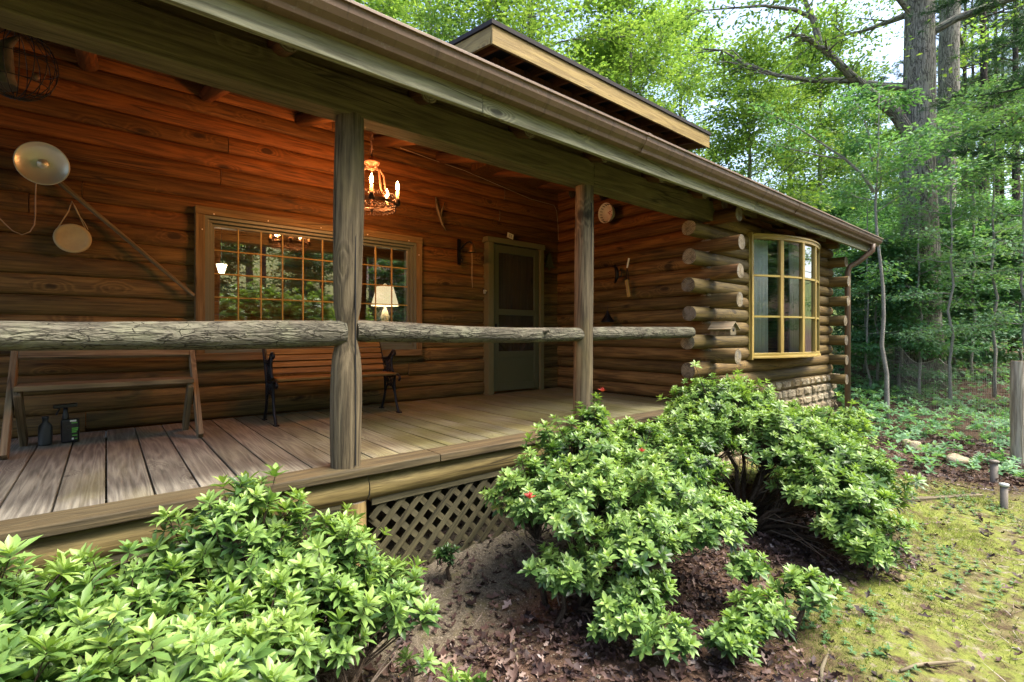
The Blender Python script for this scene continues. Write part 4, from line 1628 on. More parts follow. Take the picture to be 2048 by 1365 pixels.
# colander on the side wall
cl = thing('colander', 'white enamel colander with red spots hung on the dark side wall', 'colander', (5.1, 4.12, 2.37))
m = MB()
cc = Vector((5.0, 4.12, 2.37))
prof = [(0, .11), (.05, .108), (.085, .088), (.112, .05), (.122, .008), (.13, 0), (.132, .006), (.126, .012), (.118, .052), (.09, .094), (.052, .116), (0, .118)]
m.lathe(prof, cc, (1, -.12, .05), 40)
d0 = Vector((1, -.12, .05)).normalized()
e1 = d0.cross(Vector((0, 0, 1))).normalized()
e2 = d0.cross(e1)
for q in range(18):
    a = 2 * math.pi * q / 18
    rv = e1 * math.cos(a) + e2 * math.sin(a)
    p0, p1 = cc + rv * .118 + d0 * .018, cc + rv * .107 + d0 * .052
    m.bar(p0, p1, .006, .007, tuple(rv), mat=1)
for q in range(16):
    a, r_ = rng.uniform(0, 6.28), rng.uniform(.01, .06)
    m.lathe([(0, -.002), (.006, -.001), (.006, .003)], cc + e1 * (r_ * math.cos(a)) + e2 * (r_ * math.sin(a)) + d0 * (.106 - r_ * .05), tuple(d0), 8, mat=2)
m.build('bowl', [M['enamel'], M['dark'], M['red']], cl)
m = MB()
m.tube([cc + d0 * .1 + e2 * .05, cc + d0 * .13 + e2 * .07, Vector((5.14, 4.12, 2.45))], .004, 6)
m.build('hook', M['iron'], cl)

# kitchen tool on the side wall
kt = thing('kitchen_tool', 'hanging tool with white handle, wire shank and pale wooden block on the side wall', 'tool', (5.1, 3.83, 1.26))
m = MB()
m.log(at(1258, 517, X=5.08), at(1254, 536, X=5.08), .013, .012, 10, 5, .12, endmat=0)
m.build('handle', M['white'], kt)
m = MB()
a_, b_ = at(1254, 536, X=5.09), at(1253, 560, X=5.09)
m.tube([a_, b_], .005, 6)
m.tube([a_, at(1257, 548, X=5.09), at(1256, 560, X=5.09)], .004, 6)
m.tube([at(1246, 559, X=5.09), at(1259, 559, X=5.09)], .004, 6)
m.build('shank', M['iron'], kt)
m = MB()
p0, p1 = at(1253, 560, X=5.09), at(1258, 594, X=5.09)
m.bar(p0, p1, .045, .018, (1, 0, 0))
m.build('block', M['bow'], kt, .003)
m = MB()
m.bar(p0.lerp(p1, .12), p0.lerp(p1, .8), .01, .004, (1, 0, 0))
for v_ in m.v:
    pass
g_ = m.build('groove', M['stick'], kt)
g_.location.x -= .0095
m = MB()
m.tube([at(1229, 532, X=5.08), at(1233, 540, X=5.05), at(1234, 555, X=5.05), at(1230, 566, X=5.08)], [.02, .026, .024, .012], 10)
m.tube([at(1234, 545, X=5.06), at(1242, 540, X=5.04), at(1243, 552, X=5.05), at(1235, 556, X=5.06)], .008, 7)
tag(m.build('wall_cup', M['iron'], None, loc=at(1232, 550, X=5.08)), 'dark little metal cup hung on the side wall left of the white handled tool', 'cup')
m = MB()
ap = at(1216, 612, X=5.1)
m.tube([ap, at(1215, 625, X=5.09)], .004, 5)
m.lathe([(.012, 0), (.02, -.03), (.045, -.075), (.085, -.135), (.09, -.15), (0, -.155)], at(1215, 622, X=5.03), (0, 0, 1), 14)
tag(m.build('hanging_bell', M['iron'], None, loc=ap), 'dark bell-shaped thing hung low on the side wall just above the rail', 'bell')

# little roofed bird house on the end of a log
bh = thing('bird_house', 'tiny grey bird house with pitched roof on the log corner beside the bow window', 'bird house', (SX + .02, 2.55, .8))
hx, hz, y0_, y1_ = SX + .0, .915, 2.5, 2.76
m = MB()
for sgn in (-1, 1):
    d = Vector((sgn * .8, 0, -.6)).normalized()
    nn = Vector((sgn * .6, 0, .8)).normalized()
    m.obox(Vector((hx, (y0_ + y1_) / 2, hz)) + d * .065 + nn * (.004), (d, Vector((0, 1, 0)), nn), (.07, (y1_ - y0_) / 2, .005), 1)
m.build('roof', M['stick'], bh, .002)
m = MB()
pr = [(hx - .065, hz - .14), (hx + .065, hz - .14), (hx + .065, hz - .06), (hx, hz - .012), (hx - .065, hz - .06)]
n_ = 5
vs = [(a, y0_ + .025, b_) for a, b_ in pr] + [(a, y1_ - .0, b_) for a, b_ in pr]
m.add(vs, [tuple(range(n_)), tuple(reversed(range(n_, 2 * n_)))] + [(i, n_ + i, n_ + (i + 1) % n_, (i + 1) % n_) for i in range(n_)])
m.build('box', M['stick'], bh, .002)
m = MB()
m.lathe([(0, -.003), (.018, -.003), (.018, .002)], (hx, y0_ + .024, hz - .08), (0, 1, 0), 14)
m.build('entrance', M['dark'], bh)

# lamps seen inside the room
tl = thing('table_lamp', 'lit table lamp with a pleated cream shade seen through the picture window', 'lamp', (2.8, 6.0, .75))
lc = at(770, 600, Y=6.0)
m = MB()
n_ = 72
vs, fs = [], []
for i in range(n_):
    a = 2 * math.pi * i / n_
    w_ = 1 + .02 * (i % 2)
    vs += [(lc.x + .175 * w_ * math.cos(a), lc.y + .175 * w_ * math.sin(a), lc.z - .08), (lc.x + .105 * w_ * math.cos(a), lc.y + .105 * w_ * math.sin(a), lc.z + .17)]
for i in range(n_):
    j = (i + 1) % n_
    fs.append((2 * i, 2 * j, 2 * j + 1, 2 * i + 1))
m.add(vs, fs)
m.build('lamp_shade', M['shade'], tl)
m = MB()
m.lathe([(0, -.44), (.08, -.44), (.08, -.42), (.03, -.4), (.05, -.3), (.06, -.22), (.03, -.14), (.012, -.1), (.012, .0)], lc, seg=20)
m.tube([lc + Vector((.02 * math.cos(a), 0, .19 + .022 * math.sin(a))) for a in [k * math.pi / 6 for k in range(13)]], .004, 5)
m.build('base', M['porcelain'], tl)
tb = thing('side_table', 'small dark table carrying the lit lamp inside the room', 'table', (lc.x, lc.y, .02))
m = MB()
m.box(lc.x - .3, lc.x + .3, lc.y - .25, lc.y + .25, lc.z - .47, lc.z - .441)
m.build('tabletop', M['inner'], tb, .003)
for sx in (-.26, .26):
    for sy in (-.21, .21):
        m = MB()
        m.box(lc.x + sx - .02, lc.x + sx + .02, lc.y + sy - .02, lc.y + sy + .02, .02, lc.z - .471, 2)
        m.build('leg', M['inner'], tb)
ln = thing('wall_lantern', 'small lit lantern glowing at the left inside the picture window', 'lantern', at(443, 537, Y=7.5))
lp = at(443, 537, Y=7.5)
m = MB()
m.lathe([(.035, -.07), (.07, .05), (.0, .05)], lp, seg=6, smooth=False)
m.build('glass', M['lantern'], ln)
m = MB()
m.lathe([(.085, .052), (.05, .09), (.015, .12), (0, .13)], lp, seg=6, smooth=False)
m.lathe([(0, -.09), (.04, -.085), (.04, -.071), (0, -.071)], lp, seg=6, smooth=False)
m.tube([lp + Vector((0, 0, .13)), lp + Vector((0, 0, .9))], .006, 6)
m.build('cap', M['iron'], ln)
for nme, p_, e_ in (('lamp_light', lc + Vector((0, 0, .03)), 2), ('lantern_light', lp + Vector((0, -.12, 0)), 7)):
    ld = bpy.data.lights.new(nme, 'POINT')
    ld.energy = e_
    ld.color = (1, .72, .42)
    ld.shadow_soft_size = .08
    lo = bpy.data.objects.new(nme, ld)
    lo.location = p_
    col.objects.link(lo)

# ------------------------------------------------------------------ shrubs by the porch
bush('azalea_shrub', 'broad low bright green shrub at the bottom left spreading below the deck edge', 'shrub',
     [(-.3, 2.0), (.3, 2.0), (.75, 1.9)],
     [(.40, 2.3, -.085, .25, .2, .22), (.05, 2.2, -.2, .26, .22, .2), (-.35, 2.1, -.12, .3, .25, .2), (-.75, 2.15, -.10, .3, .25, .2),
      (.72, 2.2, -.26, .28, .24, .2), (.2, 1.8, -.3, .34, .3, .2), (-.3, 1.75, -.28, .36, .3, .2), (.6, 1.95, -.36, .25, .22, .17),
      (.95, 2.02, -.42, .19, .18, .13), (-.75, 1.75, -.3, .34, .3, .2), (.1, 1.5, -.42, .32, .2, .14), (-.35, 1.45, -.42, .3, .2, .14)],
     .066, 3, 1.55, .72, ratio=.35)
bush('azalea_shrub', 'small low green sprigs on the bare soil in front of the deck support', 'shrub',
     [(.95, 1.55)], [(.98, 1.52, -.62, .17, .12, .07), (.72, 1.42, -.64, .16, .12, .07), (1.0, 1.85, -.62, .05, .05, .04)], .06, 5, 1.2, .8, ratio=.38)
bush('azalea_shrub', 'open leggy green shrub with red buds in the middle before the lattice', 'shrub',
     [(1.86, 1.95), (1.98, 2.05), (2.1, 1.9)],
     [(2.45, 2.25, -.03, .38, .25, .22), (1.98, 2.2, -.2, .26, .22, .2), (2.2, 1.95, -.2, .36, .28, .2), (2.62, 1.85, -.18, .34, .28, .18),
      (2.3, 1.65, -.36, .36, .24, .17), (2.72, 1.5, -.34, .28, .2, .14), (1.9, 1.85, -.5, .22, .16, .1), (2.12, 1.55, -.58, .22, .16, .12),
      (2.62, 2.25, .2, .07, .07, .12), (3.0, 2.2, -.05, .3, .22, .18), (3.0, 1.85, -.16, .3, .25, .18), (2.95, 1.55, -.36, .22, .18, .13), (1.95, 1.5, -.62, .14, .1, .08), (2.05, 1.3, -.66, .13, .1, .07)],
     .055, 8, 1.45, .72, budpts=(Vector((2.66, 2.22, .37)), at(1058, 1002, s=2.45), at(1283, 908, s=3.0)), ratio=.42)
bush('azalea_shrub', 'large rounded green shrub with dark trunks below the bow window', 'shrub',
     [(3.95, 1.95), (4.1, 1.85), (4.25, 2.0)],
     [(4.25, 2.3, .1, .45, .3, .27), (4.75, 2.25, .04, .45, .3, .27), (3.8, 2.2, -.1, .42, .3, .23), (4.4, 1.8, -.1, .42, .34, .24),
      (5.2, 2.1, -.22, .4, .35, .3), (4.45, 1.4, -.25, .35, .3, .22), (4.05, 1.3, -.38, .32, .28, .2), (4.9, 1.6, -.22, .4, .35, .3),
      (4.0, 1.08, -.5, .28, .22, .24), (3.45, 2.2, -.26, .32, .26, .19), (4.5, 1.2, -.42, .3, .25, .28), (5.6, 1.95, -.3, .3, .3, .3), (5.85, 1.6, -.1, .12, .12, .12), (5.5, 1.7, -.42, .3, .25, .25), (3.85, .98, -.64, .2, .16, .14)],
     .06, 12, 1.5, .7, stems=4, ratio=.42)
bush('azalea_shrub', 'knee-high green shrublet on the leaf litter in front of the large shrub', 'shrub',
     [(2.75, 1.05), (2.5, 1.15)], [(2.52, 1.1, -.64, .2, .12, .07), (2.9, 1.0, -.6, .15, .12, .08), (2.25, 1.1, -.66, .13, .1, .06), (2.85, 1.3, -.58, .12, .1, .07)], .056, 16, 1.4, .66, ratio=.42)
bush('azalea_shrub', 'small green sprig standing by the lattice between the two larger shrubs', 'shrub',
     [(1.62, 2.6)], [(1.62, 2.6, -.6, .05, .05, .05)], .045, 21, 2.0, .2)

# ------------------------------------------------------------------ trees
def limb_path(p0, d, L, n, rs, lift=.0, wig=.12):
    pts = [np.array(p0, float)]
    d = np.array(d, float)
    for i in range(n):
        d = d + rs.normal(0, wig, 3) + np.array([0, 0, lift])
        d = d / np.linalg.norm(d)
        pts.append(pts[-1] + d * L / n)
    return pts


def spray(anch, dirs, m, rs, lsize, sh, sv, flat, tone):
    """m leaves around each anchor, lying in loose flat sprays"""
    n = len(anch)
    A = np.repeat(anch, m, 0)
    D = np.repeat(dirs, m, 0)
    off = rs.normal(0, 1, A.shape) * np.array([sh, sh, sv])
    pos = A + off
    d = unit(off * np.array([1, 1, .4]) / max(sh, .01) * .6 + D * .6 + rs.normal(0, .35, A.shape) + np.array([0, 0, -.18]))
    up = unit(np.array([0, 0, 1.0]) + rs.normal(0, flat, A.shape))
    L = lsize * rs.uniform(.65, 1.25, len(A))
    tn = np.repeat(tone + rs.normal(0, .17, n), m) + rs.normal(0, .06, len(A))
    return leaves(pos, d, up, L, L * rs.uniform(.5, .66, len(A)), np.clip(tn, 0, 1), T_DIAM)


def broad_tree(name, label, loc, h, r, seed, crown0=.35, spread=3.5, nl=26, lsize=.13, per=16, tone=.55, bark_='oakbark', leaf='maple', lean=(0, 0), group=None,
               extra=None, sv=.08, up=.35, kink=.03, sub=5, cat='tree'):
    rs = np.random.RandomState(seed)
    x, y = loc
    z0 = float(gz(x, y)) - .15
    root = thing(name, label, cat, (x, y, z0), group)
    m = MB()
    n = 12
    tr = []
    for i in range(n + 1):
        t = i / n
        tr.append(Vector((x + lean[0] * t * h + rs.normal(0, kink) * (i > 0), y + lean[1] * t * h + rs.normal(0, kink) * (i > 0), z0 + h * t)))
    rad = [r * (1.35 if i == 0 else 1.0 - .82 * (i / n) ** 1.1) for i in range(n + 1)]
    m.tube(tr, rad, 14)
    anch, dirs = [], []
    limbs = []
    for k in range(nl):
        t = crown0 + (1 - crown0) * ((k + rs.rand()) / nl) ** .9
        i = min(int(t * n), n - 1)
        p = tr[i].lerp(tr[i + 1], t * n - i)
        a = k * 2.4 + rs.uniform(-.5, .5)
        tt = (t - crown0) / (1 - crown0)
        L = spread * (1 - .72 * tt) * rs.uniform(.7, 1.15) * (.55 + .45 * min(1, tt * 4 + .4))
        d = np.array([math.cos(a), math.sin(a), up + .5 * tt])
        limbs.append((np.array(p), d / np.linalg.norm(d), L, max(.012, rad[i] * .32)))
    if extra:
        limbs += extra(tr)
    for (p, d, L, rr) in limbs:
        if isinstance(d, list):
            pts = [np.array(q, float) for q in d]
        else:
            pts = limb_path(p, d, L, 6, rs, -.02, .13)
        m.tube([tuple(q) for q in pts], [rr * (1 - .8 * i / (len(pts) - 1)) for i in range(len(pts))], 7, cap=False)
        for i in range(2, len(pts)):
            dd = pts[i] - pts[i - 1]
            dd = dd / np.linalg.norm(dd)
            anch.append(pts[i])
            dirs.append(dd)
            for _ in range(sub if i > 2 else sub // 2):
                d2 = dd * .6 + rs.normal(0, .7, 3) * np.array([1, 1, .35])
                d2 /= np.linalg.norm(d2)
                L2 = L * rs.uniform(.16, .36)
                q = limb_path(pts[i], d2, L2, 2, rs, -.02, .15)
                m.tube([tuple(v_) for v_ in q], [rr * .22, rr * .14, .003], 4, cap=False)
                for v_ in q[1:]:
                    anch.append(v_)
                    dirs.append(d2)
    m.build('trunk', M[bark_], root)
    anch, dirs = np.array(anch), np.array(dirs)
    k = rs.rand(len(anch)) < .9
    anch, dirs = anch[k], dirs[k]
    V = spray(anch, dirs, per, rs, lsize, spread * .085, sv, .27, tone)
    leaf_obj('crown', [V], M[leaf], root, smooth=False)
    return root


def pine_tree(name, label, loc, h, r, seed, crown0=.3, spread=3.0, group=None, nl=40, dead=8, tufts=1.0, lean=(0, 0)):
    rs = np.random.RandomState(seed)
    x, y = loc
    z0 = float(gz(x, y)) - .15
    root = thing(name, label, 'pine tree', (x, y, z0), group)
    m = MB()
    n = 10
    tr = [Vector((x + lean[0] * h * i / n + rs.normal(0, .02), y + lean[1] * h * i / n + rs.normal(0, .02), z0 + h * i / n)) for i in range(n + 1)]
    rad = [r * (1.25 if i == 0 else 1 - .85 * i / n) for i in range(n + 1)]
    m.tube(tr, rad, 12)
    for k in range(dead):
        t = rs.uniform(.06, crown0)
        i = int(t * n)
        p = tr[i].lerp(tr[i + 1], t * n - i)
        a = rs.uniform(0, 6.28)
        q = limb_path(p, (math.cos(a), math.sin(a), .05), rs.uniform(.4, 1.6), 4, rs, -.03, .12)
        m.tube([tuple(v_) for v_ in q], [.014, .011, .008, .006, .003], 5, cap=False)
    An, Di = [], []
    for k in range(nl):
        t = crown0 + (1 - crown0) * (k + rs.rand()) / nl
        i = min(int(t * n), n - 1)
        p = tr[i].lerp(tr[i + 1], t * n - i)
        a = k * 2.4 + rs.uniform(-.4, .4)
        L = spread * (1 - .75 * (t - crown0) / (1 - crown0)) * rs.uniform(.7, 1.1)
        q = limb_path(p, (math.cos(a), math.sin(a), .08), L, 6, rs, .012, .08)
        m.tube([tuple(v_) for v_ in q], [.032, .026, .02, .015, .011, .007, .004], 6, cap=False)
        for j in range(2, 7):
            dd = q[j] - q[j - 1]
            dd /= np.linalg.norm(dd)
            An.append(q[j])
            Di.append(dd)
            for _ in range(5):
                d2 = dd * .7 + rs.normal(0, .65, 3) * np.array([1, 1, .3])
                d2 /= np.linalg.norm(d2)
                e = q[j] + d2 * rs.uniform(.15, .5)
                m.tube([tuple(q[j]), tuple(e)], [.006, .003], 4, cap=False)
                for f_ in (.5, 1.0):
                    An.append(q[j] + (e - q[j]) * f_)
                    Di.append(d2)
    m.build('trunk', M['pinebark'], root)
    An, Di = np.array(An), np.array(Di)
    mN = int(22 * tufts)
    A2, D2 = np.repeat(An, mN, 0), np.repeat(Di, mN, 0)
    nn = len(A2)
    d = unit(D2 * .55 + rs.normal(0, .6, A2.shape) + np.array([0, 0, .1]))
    L = rs.uniform(.1, .17, nn)
    tn = np.repeat(rs.normal(.5, .2, len(An)), mN) + rs.normal(0, .08, nn)
    V = leaves(A2 + rs.normal(0, .02, A2.shape), d, unit(rs.normal(size=A2.shape)), L, np.full(nn, .011), np.clip(tn, 0, 1), T_NEED)
    leaf_obj('crown', [V], M['pineleaf'], root, smooth=False)
    return root


def copy_tree(root, x, y, rotz, sc, label=None, group=None):
    c = root.copy()
    col.objects.link(c)
    c.location = (x, y, float(gz(x, y)) - .15)
    c.rotation_euler = (0, 0, rotz)
    c.scale = (sc, sc, sc)
    if label:
        c['label'] = label
    if group:
        c['group'] = group
    for ch_ in list(root.children):
        d = ch_.copy()
        col.objects.link(d)
        d.parent = c
    return c


def wpos(u, s):
    p = at(u, 672, s=s)
    return (p.x, p.y)


# the big pale grey trunk with a long dark bough reaching left, and its neighbour
def oak_extra(tr):
    s = 12.0
    b1 = [at(1828, 285, s=s), at(1790, 225, s=s - .1), at(1745, 190, s=s - .3), at(1700, 150, s=s - .5), at(1655, 105, s=s - .7), at(1620, 80, s=s - .8), at(1585, 70, s=s - .9)]
    b2 = [at(1638, 92, s=s - .7), at(1630, 50, s=s - .7), at(1615, 15, s=s - .8), at(1600, -30, s=s - .8), at(1580, -80, s=s - .9)]
    b3 = [at(1632, 40, s=s - .7), at(1590, 20, s=s - .8), at(1530, 12, s=s - .9), at(1470, 16, s=s - .9), at(1400, 22, s=s - 1)]
    b4 = [at(1850, 60, s=s), at(1820, 25, s=s), at(1790, -10, s=s - .2), at(1740, -50, s=s - .4)]
    return [(None, [tuple(p) for p in b], 1.6, rr) for b, rr in ((b1, .16), (b2, .085), (b3, .055), (b4, .1))]


broad_tree('oak_tree', 'massive grey-barked oak with one long dark bough reaching left above the cabin roof', wpos(1838, 12), 22, .43, 31, .3, 5.5, 26, .12, 16, .55, extra=oak_extra, lean=(.004, 0), kink=.02)
broad_tree('oak_tree', 'tall straight grey trunk leaning right just beside the massive oak', wpos(1872, 14.5), 24, .34, 32, .42, 4.5, 20, .12, 14, .5, lean=(.022, -.03), kink=.02)


# the slim pale sapling with a bare forked branch
def birch_extra(tr):
    s = 9.0
    b1 = [at(1748, 385, s=s), at(1725, 350, s=s), at(1690, 318, s=s), at(1640, 285, s=s), at(1595, 255, s=s), at(1560, 238, s=s), at(1530, 222, s=s)]
    b2 = [at(1690, 318, s=s), at(1640, 312, s=s), at(1590, 300, s=s), at(1550, 290, s=s)]
    b3 = [at(1745, 330, s=s), at(1738, 270, s=s), at(1722, 220, s=s), at(1700, 190, s=s)]
    return [(None, [tuple(p) for p in b], .5, rr) for b, rr in ((b1, .03), (b2, .018), (b3, .02))]


broad_tree('sapling', 'slender pale-barked sapling with a long bare branch beside the eave corner', wpos(1772, 9.0), 6.2, .042, 41, .5, 1.5, 12, .085, 9, .5, 'palebark', 'under', lean=(-.03, .02), extra=birch_extra, sv=.05, up=.25, sub=4)

# pines on the right
pine_tree('pine_tree', 'dark green pine with drooping boughs at the top right of the yard', wpos(2120, 9.5), 15, .16, 51, .3, 2.6, None, 36, 6, 1.4)
pn = pine_tree('pine_tree', 'straight dark pine trunk among the pines on the right', wpos(1908, 19), 19, .15, 52, .5, 2.8, 'pines on the right', 26, 10, .8)
for (u, s, sc, rot) in ((1930, 21, 1.0, 1.0), (1966, 17.5, 1.1, 2.0), (1992, 22, 1.0, 3.0), (2030, 19, 1.1, 4.0), (1945, 26, 1.05, 5.0), (2005, 28, 1.1, .5), (2075, 24, 1, 2.6), (1882, 24, 1.0, 4.4), (1975, 33, 1.2, 1.5)):
    copy_tree(pn, *wpos(u, s), rot, sc)

# the woods: five kinds of broadleaf tree, copied behind and beside the cabin
kinds = [
    broad_tree('forest_tree', 'leafy broadleaf tree in the woods behind the cabin', wpos(1260, 19), 15, .17, 61, .2, 4.2, 30, .155, 16, .64, group='trees in the woods behind the cabin'),
    broad_tree('forest_tree', 'leafy broadleaf tree in the woods behind the cabin', wpos(980, 18), 17, .2, 62, .25, 4.6, 32, .155, 16, .62, group='trees in the woods behind the cabin'),
    broad_tree('forest_tree', 'leafy broadleaf tree in the woods behind the cabin', wpos(1500, 17), 11, .12, 63, .22, 3.6, 28, .14, 16, .68, group='trees in the woods behind the cabin'),
    broad_tree('forest_tree', 'leafy broadleaf tree in the woods behind the cabin', wpos(1640, 21), 14, .15, 64, .15, 3.8, 30, .155, 16, .62, group='trees in the woods behind the cabin'),
]
spots = [(760, 22), (860, 25), (1080, 23), (1160, 28), (1360, 24), (1580, 26), (1690, 25), (1820, 30), (1900, 36), (1990, 40), (2060, 34),
         (700, 30), (930, 34), (1230, 34), (1650, 38), (1760, 34), (2120, 26), (1060, 17.5), (1200, 20.5)]
trs = random.Random(5)
for q, (u, s) in enumerate(spots):
    copy_tree(kinds[q % 4], *wpos(u, s), trs.uniform(0, 6.28), trs.uniform(.85, 1.2))

# understory saplings with flat layered sprays
ug = 'saplings under the trees on the right'
us = [
    broad_tree('understory_sapling', 'young layered sapling under the trees beyond the fence', wpos(1800, 11.5), 3.6, .035, 71, .15, 1.5, 20, .1, 12, .5, 'palebark', 'under', sv=.03, up=.12, group=ug, sub=5),
    broad_tree('understory_sapling', 'young layered sapling under the trees beyond the fence', wpos(1880, 13), 4.4, .04, 72, .2, 1.9, 22, .1, 12, .45, 'palebark', 'under', sv=.03, up=.1, group=ug, sub=5),
]
for q, (u, s, sc) in enumerate(((1755, 12, 1.0), (1850, 15, 1.1), (1940, 13.5, 1.1), (1990, 16, 1.2), (2040, 13, 1.1), (1790, 17, 1.2), (1910, 18, 1.3), (1730, 15, 1.0),
                                (2080, 17, 1.3), (1700, 19, 1.4), (1960, 22, 1.4), (1830, 22, 1.5), (2020, 24, 1.5), (1650, 17, 1.3), (1560, 20, 1.5))):
    copy_tree(us[q % 2], *wpos(u, s), trs.uniform(0, 6.28), sc)

veil = broad_tree('understory_sapling', 'tall thin sapling with sparse pale leaf layers in front of the big trunks', wpos(1900, 10.0), 6.2, .03, 73, .28, 1.7, 13, .085, 7, .8, 'palebark', 'under', sv=.025, up=.08, sub=4,
                  group='sparse saplings before the big trunks')
for (u, s, sc) in ((1990, 10.5, 1.1), (2050, 9.6, 1.0), (1840, 10.8, .95), (1735, 11.5, .9), (1945, 12.5, 1.2)):
    copy_tree(veil, *wpos(u, s), trs.uniform(0, 6.28), sc)

# trees and shrubs across the yard, behind the photographer: the picture window mirrors them
yl = 'leafy tree across the yard mirrored in the picture window'
for (x, y, k_, sc) in ((3.6, -10.5, 0, .9), (-1.5, -11, 1, .8), (8.5, -10, 3, .9), (1.0, -15, 2, 1.3), (6, -14, 1, 1.0), (12, -12, 0, 1.0), (-6, -12, 3, 1.0), (17, -9, 2, 1.1),
                       (3.5, -18, 3, 1.1), (10, -17, 1, 1.1), (-3, -18, 0, 1.1), (16, -15, 3, 1.1), (22, -7, 0, 1.0), (22, -14, 1, 1.1)):
    copy_tree(kinds[k_], x, y - 5, trs.uniform(0, 6), sc, yl, 'trees across the yard')
for (x, y, sc) in ((5.2, -9.5, .8), (2.2, -12.5, .9), (7.2, -11.5, .8)):
    copy_tree(pn, x, y - 3, 1.0, sc, 'dark trunk across the yard mirrored in the picture window', 'pines across the yard')
for (x, y, sc) in ((1.5, -9, 1.2), (6.5, -9, 1.3), (10, -8, 1.2), (13, -8, 1.3), (16, -6, 1.3), (4.5, -12, 1.5), (8, -13, 1.6), (0, -13, 1.5), (12.5, -12, 1.6), (19, -10, 1.6)):
    copy_tree(us[int(x) % 2], x, y - 2, trs.uniform(0, 6), sc, 'young sapling across the yard mirrored in the picture window', 'saplings across the yard')
bush('rhododendron', 'tall bright shrub across the yard mirrored in the picture window', 'shrub', [(2.6, -4.6), (4.2, -4.7), (5.6, -4.5)],
     [(2.4, -4.5, .6, .9, .6, 1.2), (3.6, -4.7, .8, 1.0, .6, 1.3), (4.8, -4.6, .7, .9, .6, 1.15), (5.9, -4.6, .4, .9, .6, 1.0)], .13, 77, 1.9, .95)

# ------------------------------------------------------------------ ground things
# wire fence and its post
fpost = at(2036, 942, s=5.8)
fz = float(gz(fpost.x, fpost.y))
pp = thing('wire_fence', 'sagging wire mesh fence with a weathered wooden post at the edge of the woods', 'fence', (fpost.x, fpost.y, fz))
m = MB()
m.log((fpost.x, fpost.y, fz - .1), (fpost.x, fpost.y, .47), .068, .064, 14, 8, .04)
m.build('post', [M['postwood'], M['end']], pp)
path = [(fpost.x, fpost.y), (10.6, 1.7), (13.0, 2.75), (15.5, 4.2), (18, 6.2)]
m = MB()


def fpt(t, h_):
    i = min(int(t), len(path) - 2)
    f_ = t - i
    x = path[i][0] + (path[i + 1][0] - path[i][0]) * f_
    y = path[i][1] + (path[i + 1][1] - path[i][1]) * f_
    sag = .16 * math.sin(math.pi * f_) if h_ > .9 else .16 * math.sin(math.pi * f_) * h_
    return Vector((x, y, float(gz(x, y)) + h_ - sag))


for h_ in (.05, .25, .45, .65, .85, 1.02, 1.2):
    m.tube([fpt(t, h_) for t in np.linspace(0, 4 - 1e-6, 41)], .0016 if h_ < 1.2 else .0028, 4, cap=False)
for t in np.linspace(.03, 3.97, 150):
    j = rng.uniform(-.01, .01)
    m.tube([fpt(t, .03), fpt(min(3.99, t + j), .6), fpt(t, 1.2)], .0017, 4, cap=False)
m.build('wire_mesh', M['wiremetal'], pp)
for (lb, u, v, hh, r_) in (('short weathered pipe stub farther from the camera beside the fence post', 1988, 970, .21, .034),
                           ('short weathered pipe stub with a pale cap standing nearer in the moss', 2008, 1014, .21, .028)):
    p = at(u, v, Z=-.79)
    z_ = float(gz(p.x, p.y))
    ps = thing('pipe_stub', lb, 'pipe', (p.x, p.y, z_))
    m = MB()
    m.lathe([(r_, -.05), (r_, hh), (r_ * .8, hh), (r_ * .8, hh - .03), (0, hh - .03)], (p.x, p.y, z_), seg=16)
    m.build('tube', M['pipe'], ps)
    m = MB()
    m.lathe([(r_ * 1.02, hh - .012), (r_ * 1.28, hh - .01), (r_ * 1.28, hh + .012), (0, hh + .02)], (p.x, p.y, z_), seg=16)
    m.build('cap', M['pipecap'] if r_ < .03 else M['pipe'], ps)
# edging timber
p0, p1 = at(1775, 1004, Z=-.77), at(1962, 991, Z=-.77)
m = MB()
zz = [float(gz(p.x, p.y)) for p in (p0, p1)]
m.bar((p0.x, p0.y, zz[0] + .006), (p1.x, p1.y, zz[1] + .006), .045, .05)
tag(m.build('edging_timber', M['stick'], None, .006, loc=(p0.x, p0.y, zz[0])), 'low dark timber edging lying across the moss', 'timber')


def rock(name, label, u, v, size, seed, mat='stone', sq=.6):
    rs = random.Random(seed)
    p = at(u, v, Z=-.78)
    z_ = float(gz(p.x, p.y))
    m = MB()
    bm_v, fs = [], []
    nu, nv = 10, 7
    ph = [rs.uniform(0, 6) for _ in range(6)]
    for j in range(nv + 1):
        for i in range(nu):
            th, f = 2 * math.pi * i / nu, math.pi * j / nv
            d = Vector((math.cos(th) * math.sin(f), math.sin(th) * math.sin(f), math.cos(f)))
            r_ = size * (1 + .18 * math.sin(3 * d.x + ph[0]) + .16 * math.sin(4 * d.y + ph[1]) + .14 * math.sin(5 * d.z + ph[2] + 2 * d.x))
            bm_v.append((p.x + d.x * r_, p.y + d.y * r_ * .8, z_ + size * .25 + d.z * r_ * sq))
    for j in range(nv):
        for i in range(nu):
            i2 = (i + 1) % nu
            fs.append((j * nu + i, (j + 1) * nu + i, (j + 1) * nu + i2, j * nu + i2))
    m.add(bm_v, fs, None, rs.random(), 0, True)
    return tag(m.build(name, M[mat], None, loc=(p.x, p.y, z_)), label, 'rock')


rock('field_rock', 'pale pointed rock at the edge of the leaf litter below the fence', 1822, 905, .11, 1, sq=.9)
rock('field_rock', 'broad tan rock half sunk in the leaf litter below the fence', 1915, 930, .15, 2)
rock('field_rock', 'small flat grey stone lying in the moss lawn', 1800, 1148, .035, 3, sq=.5)

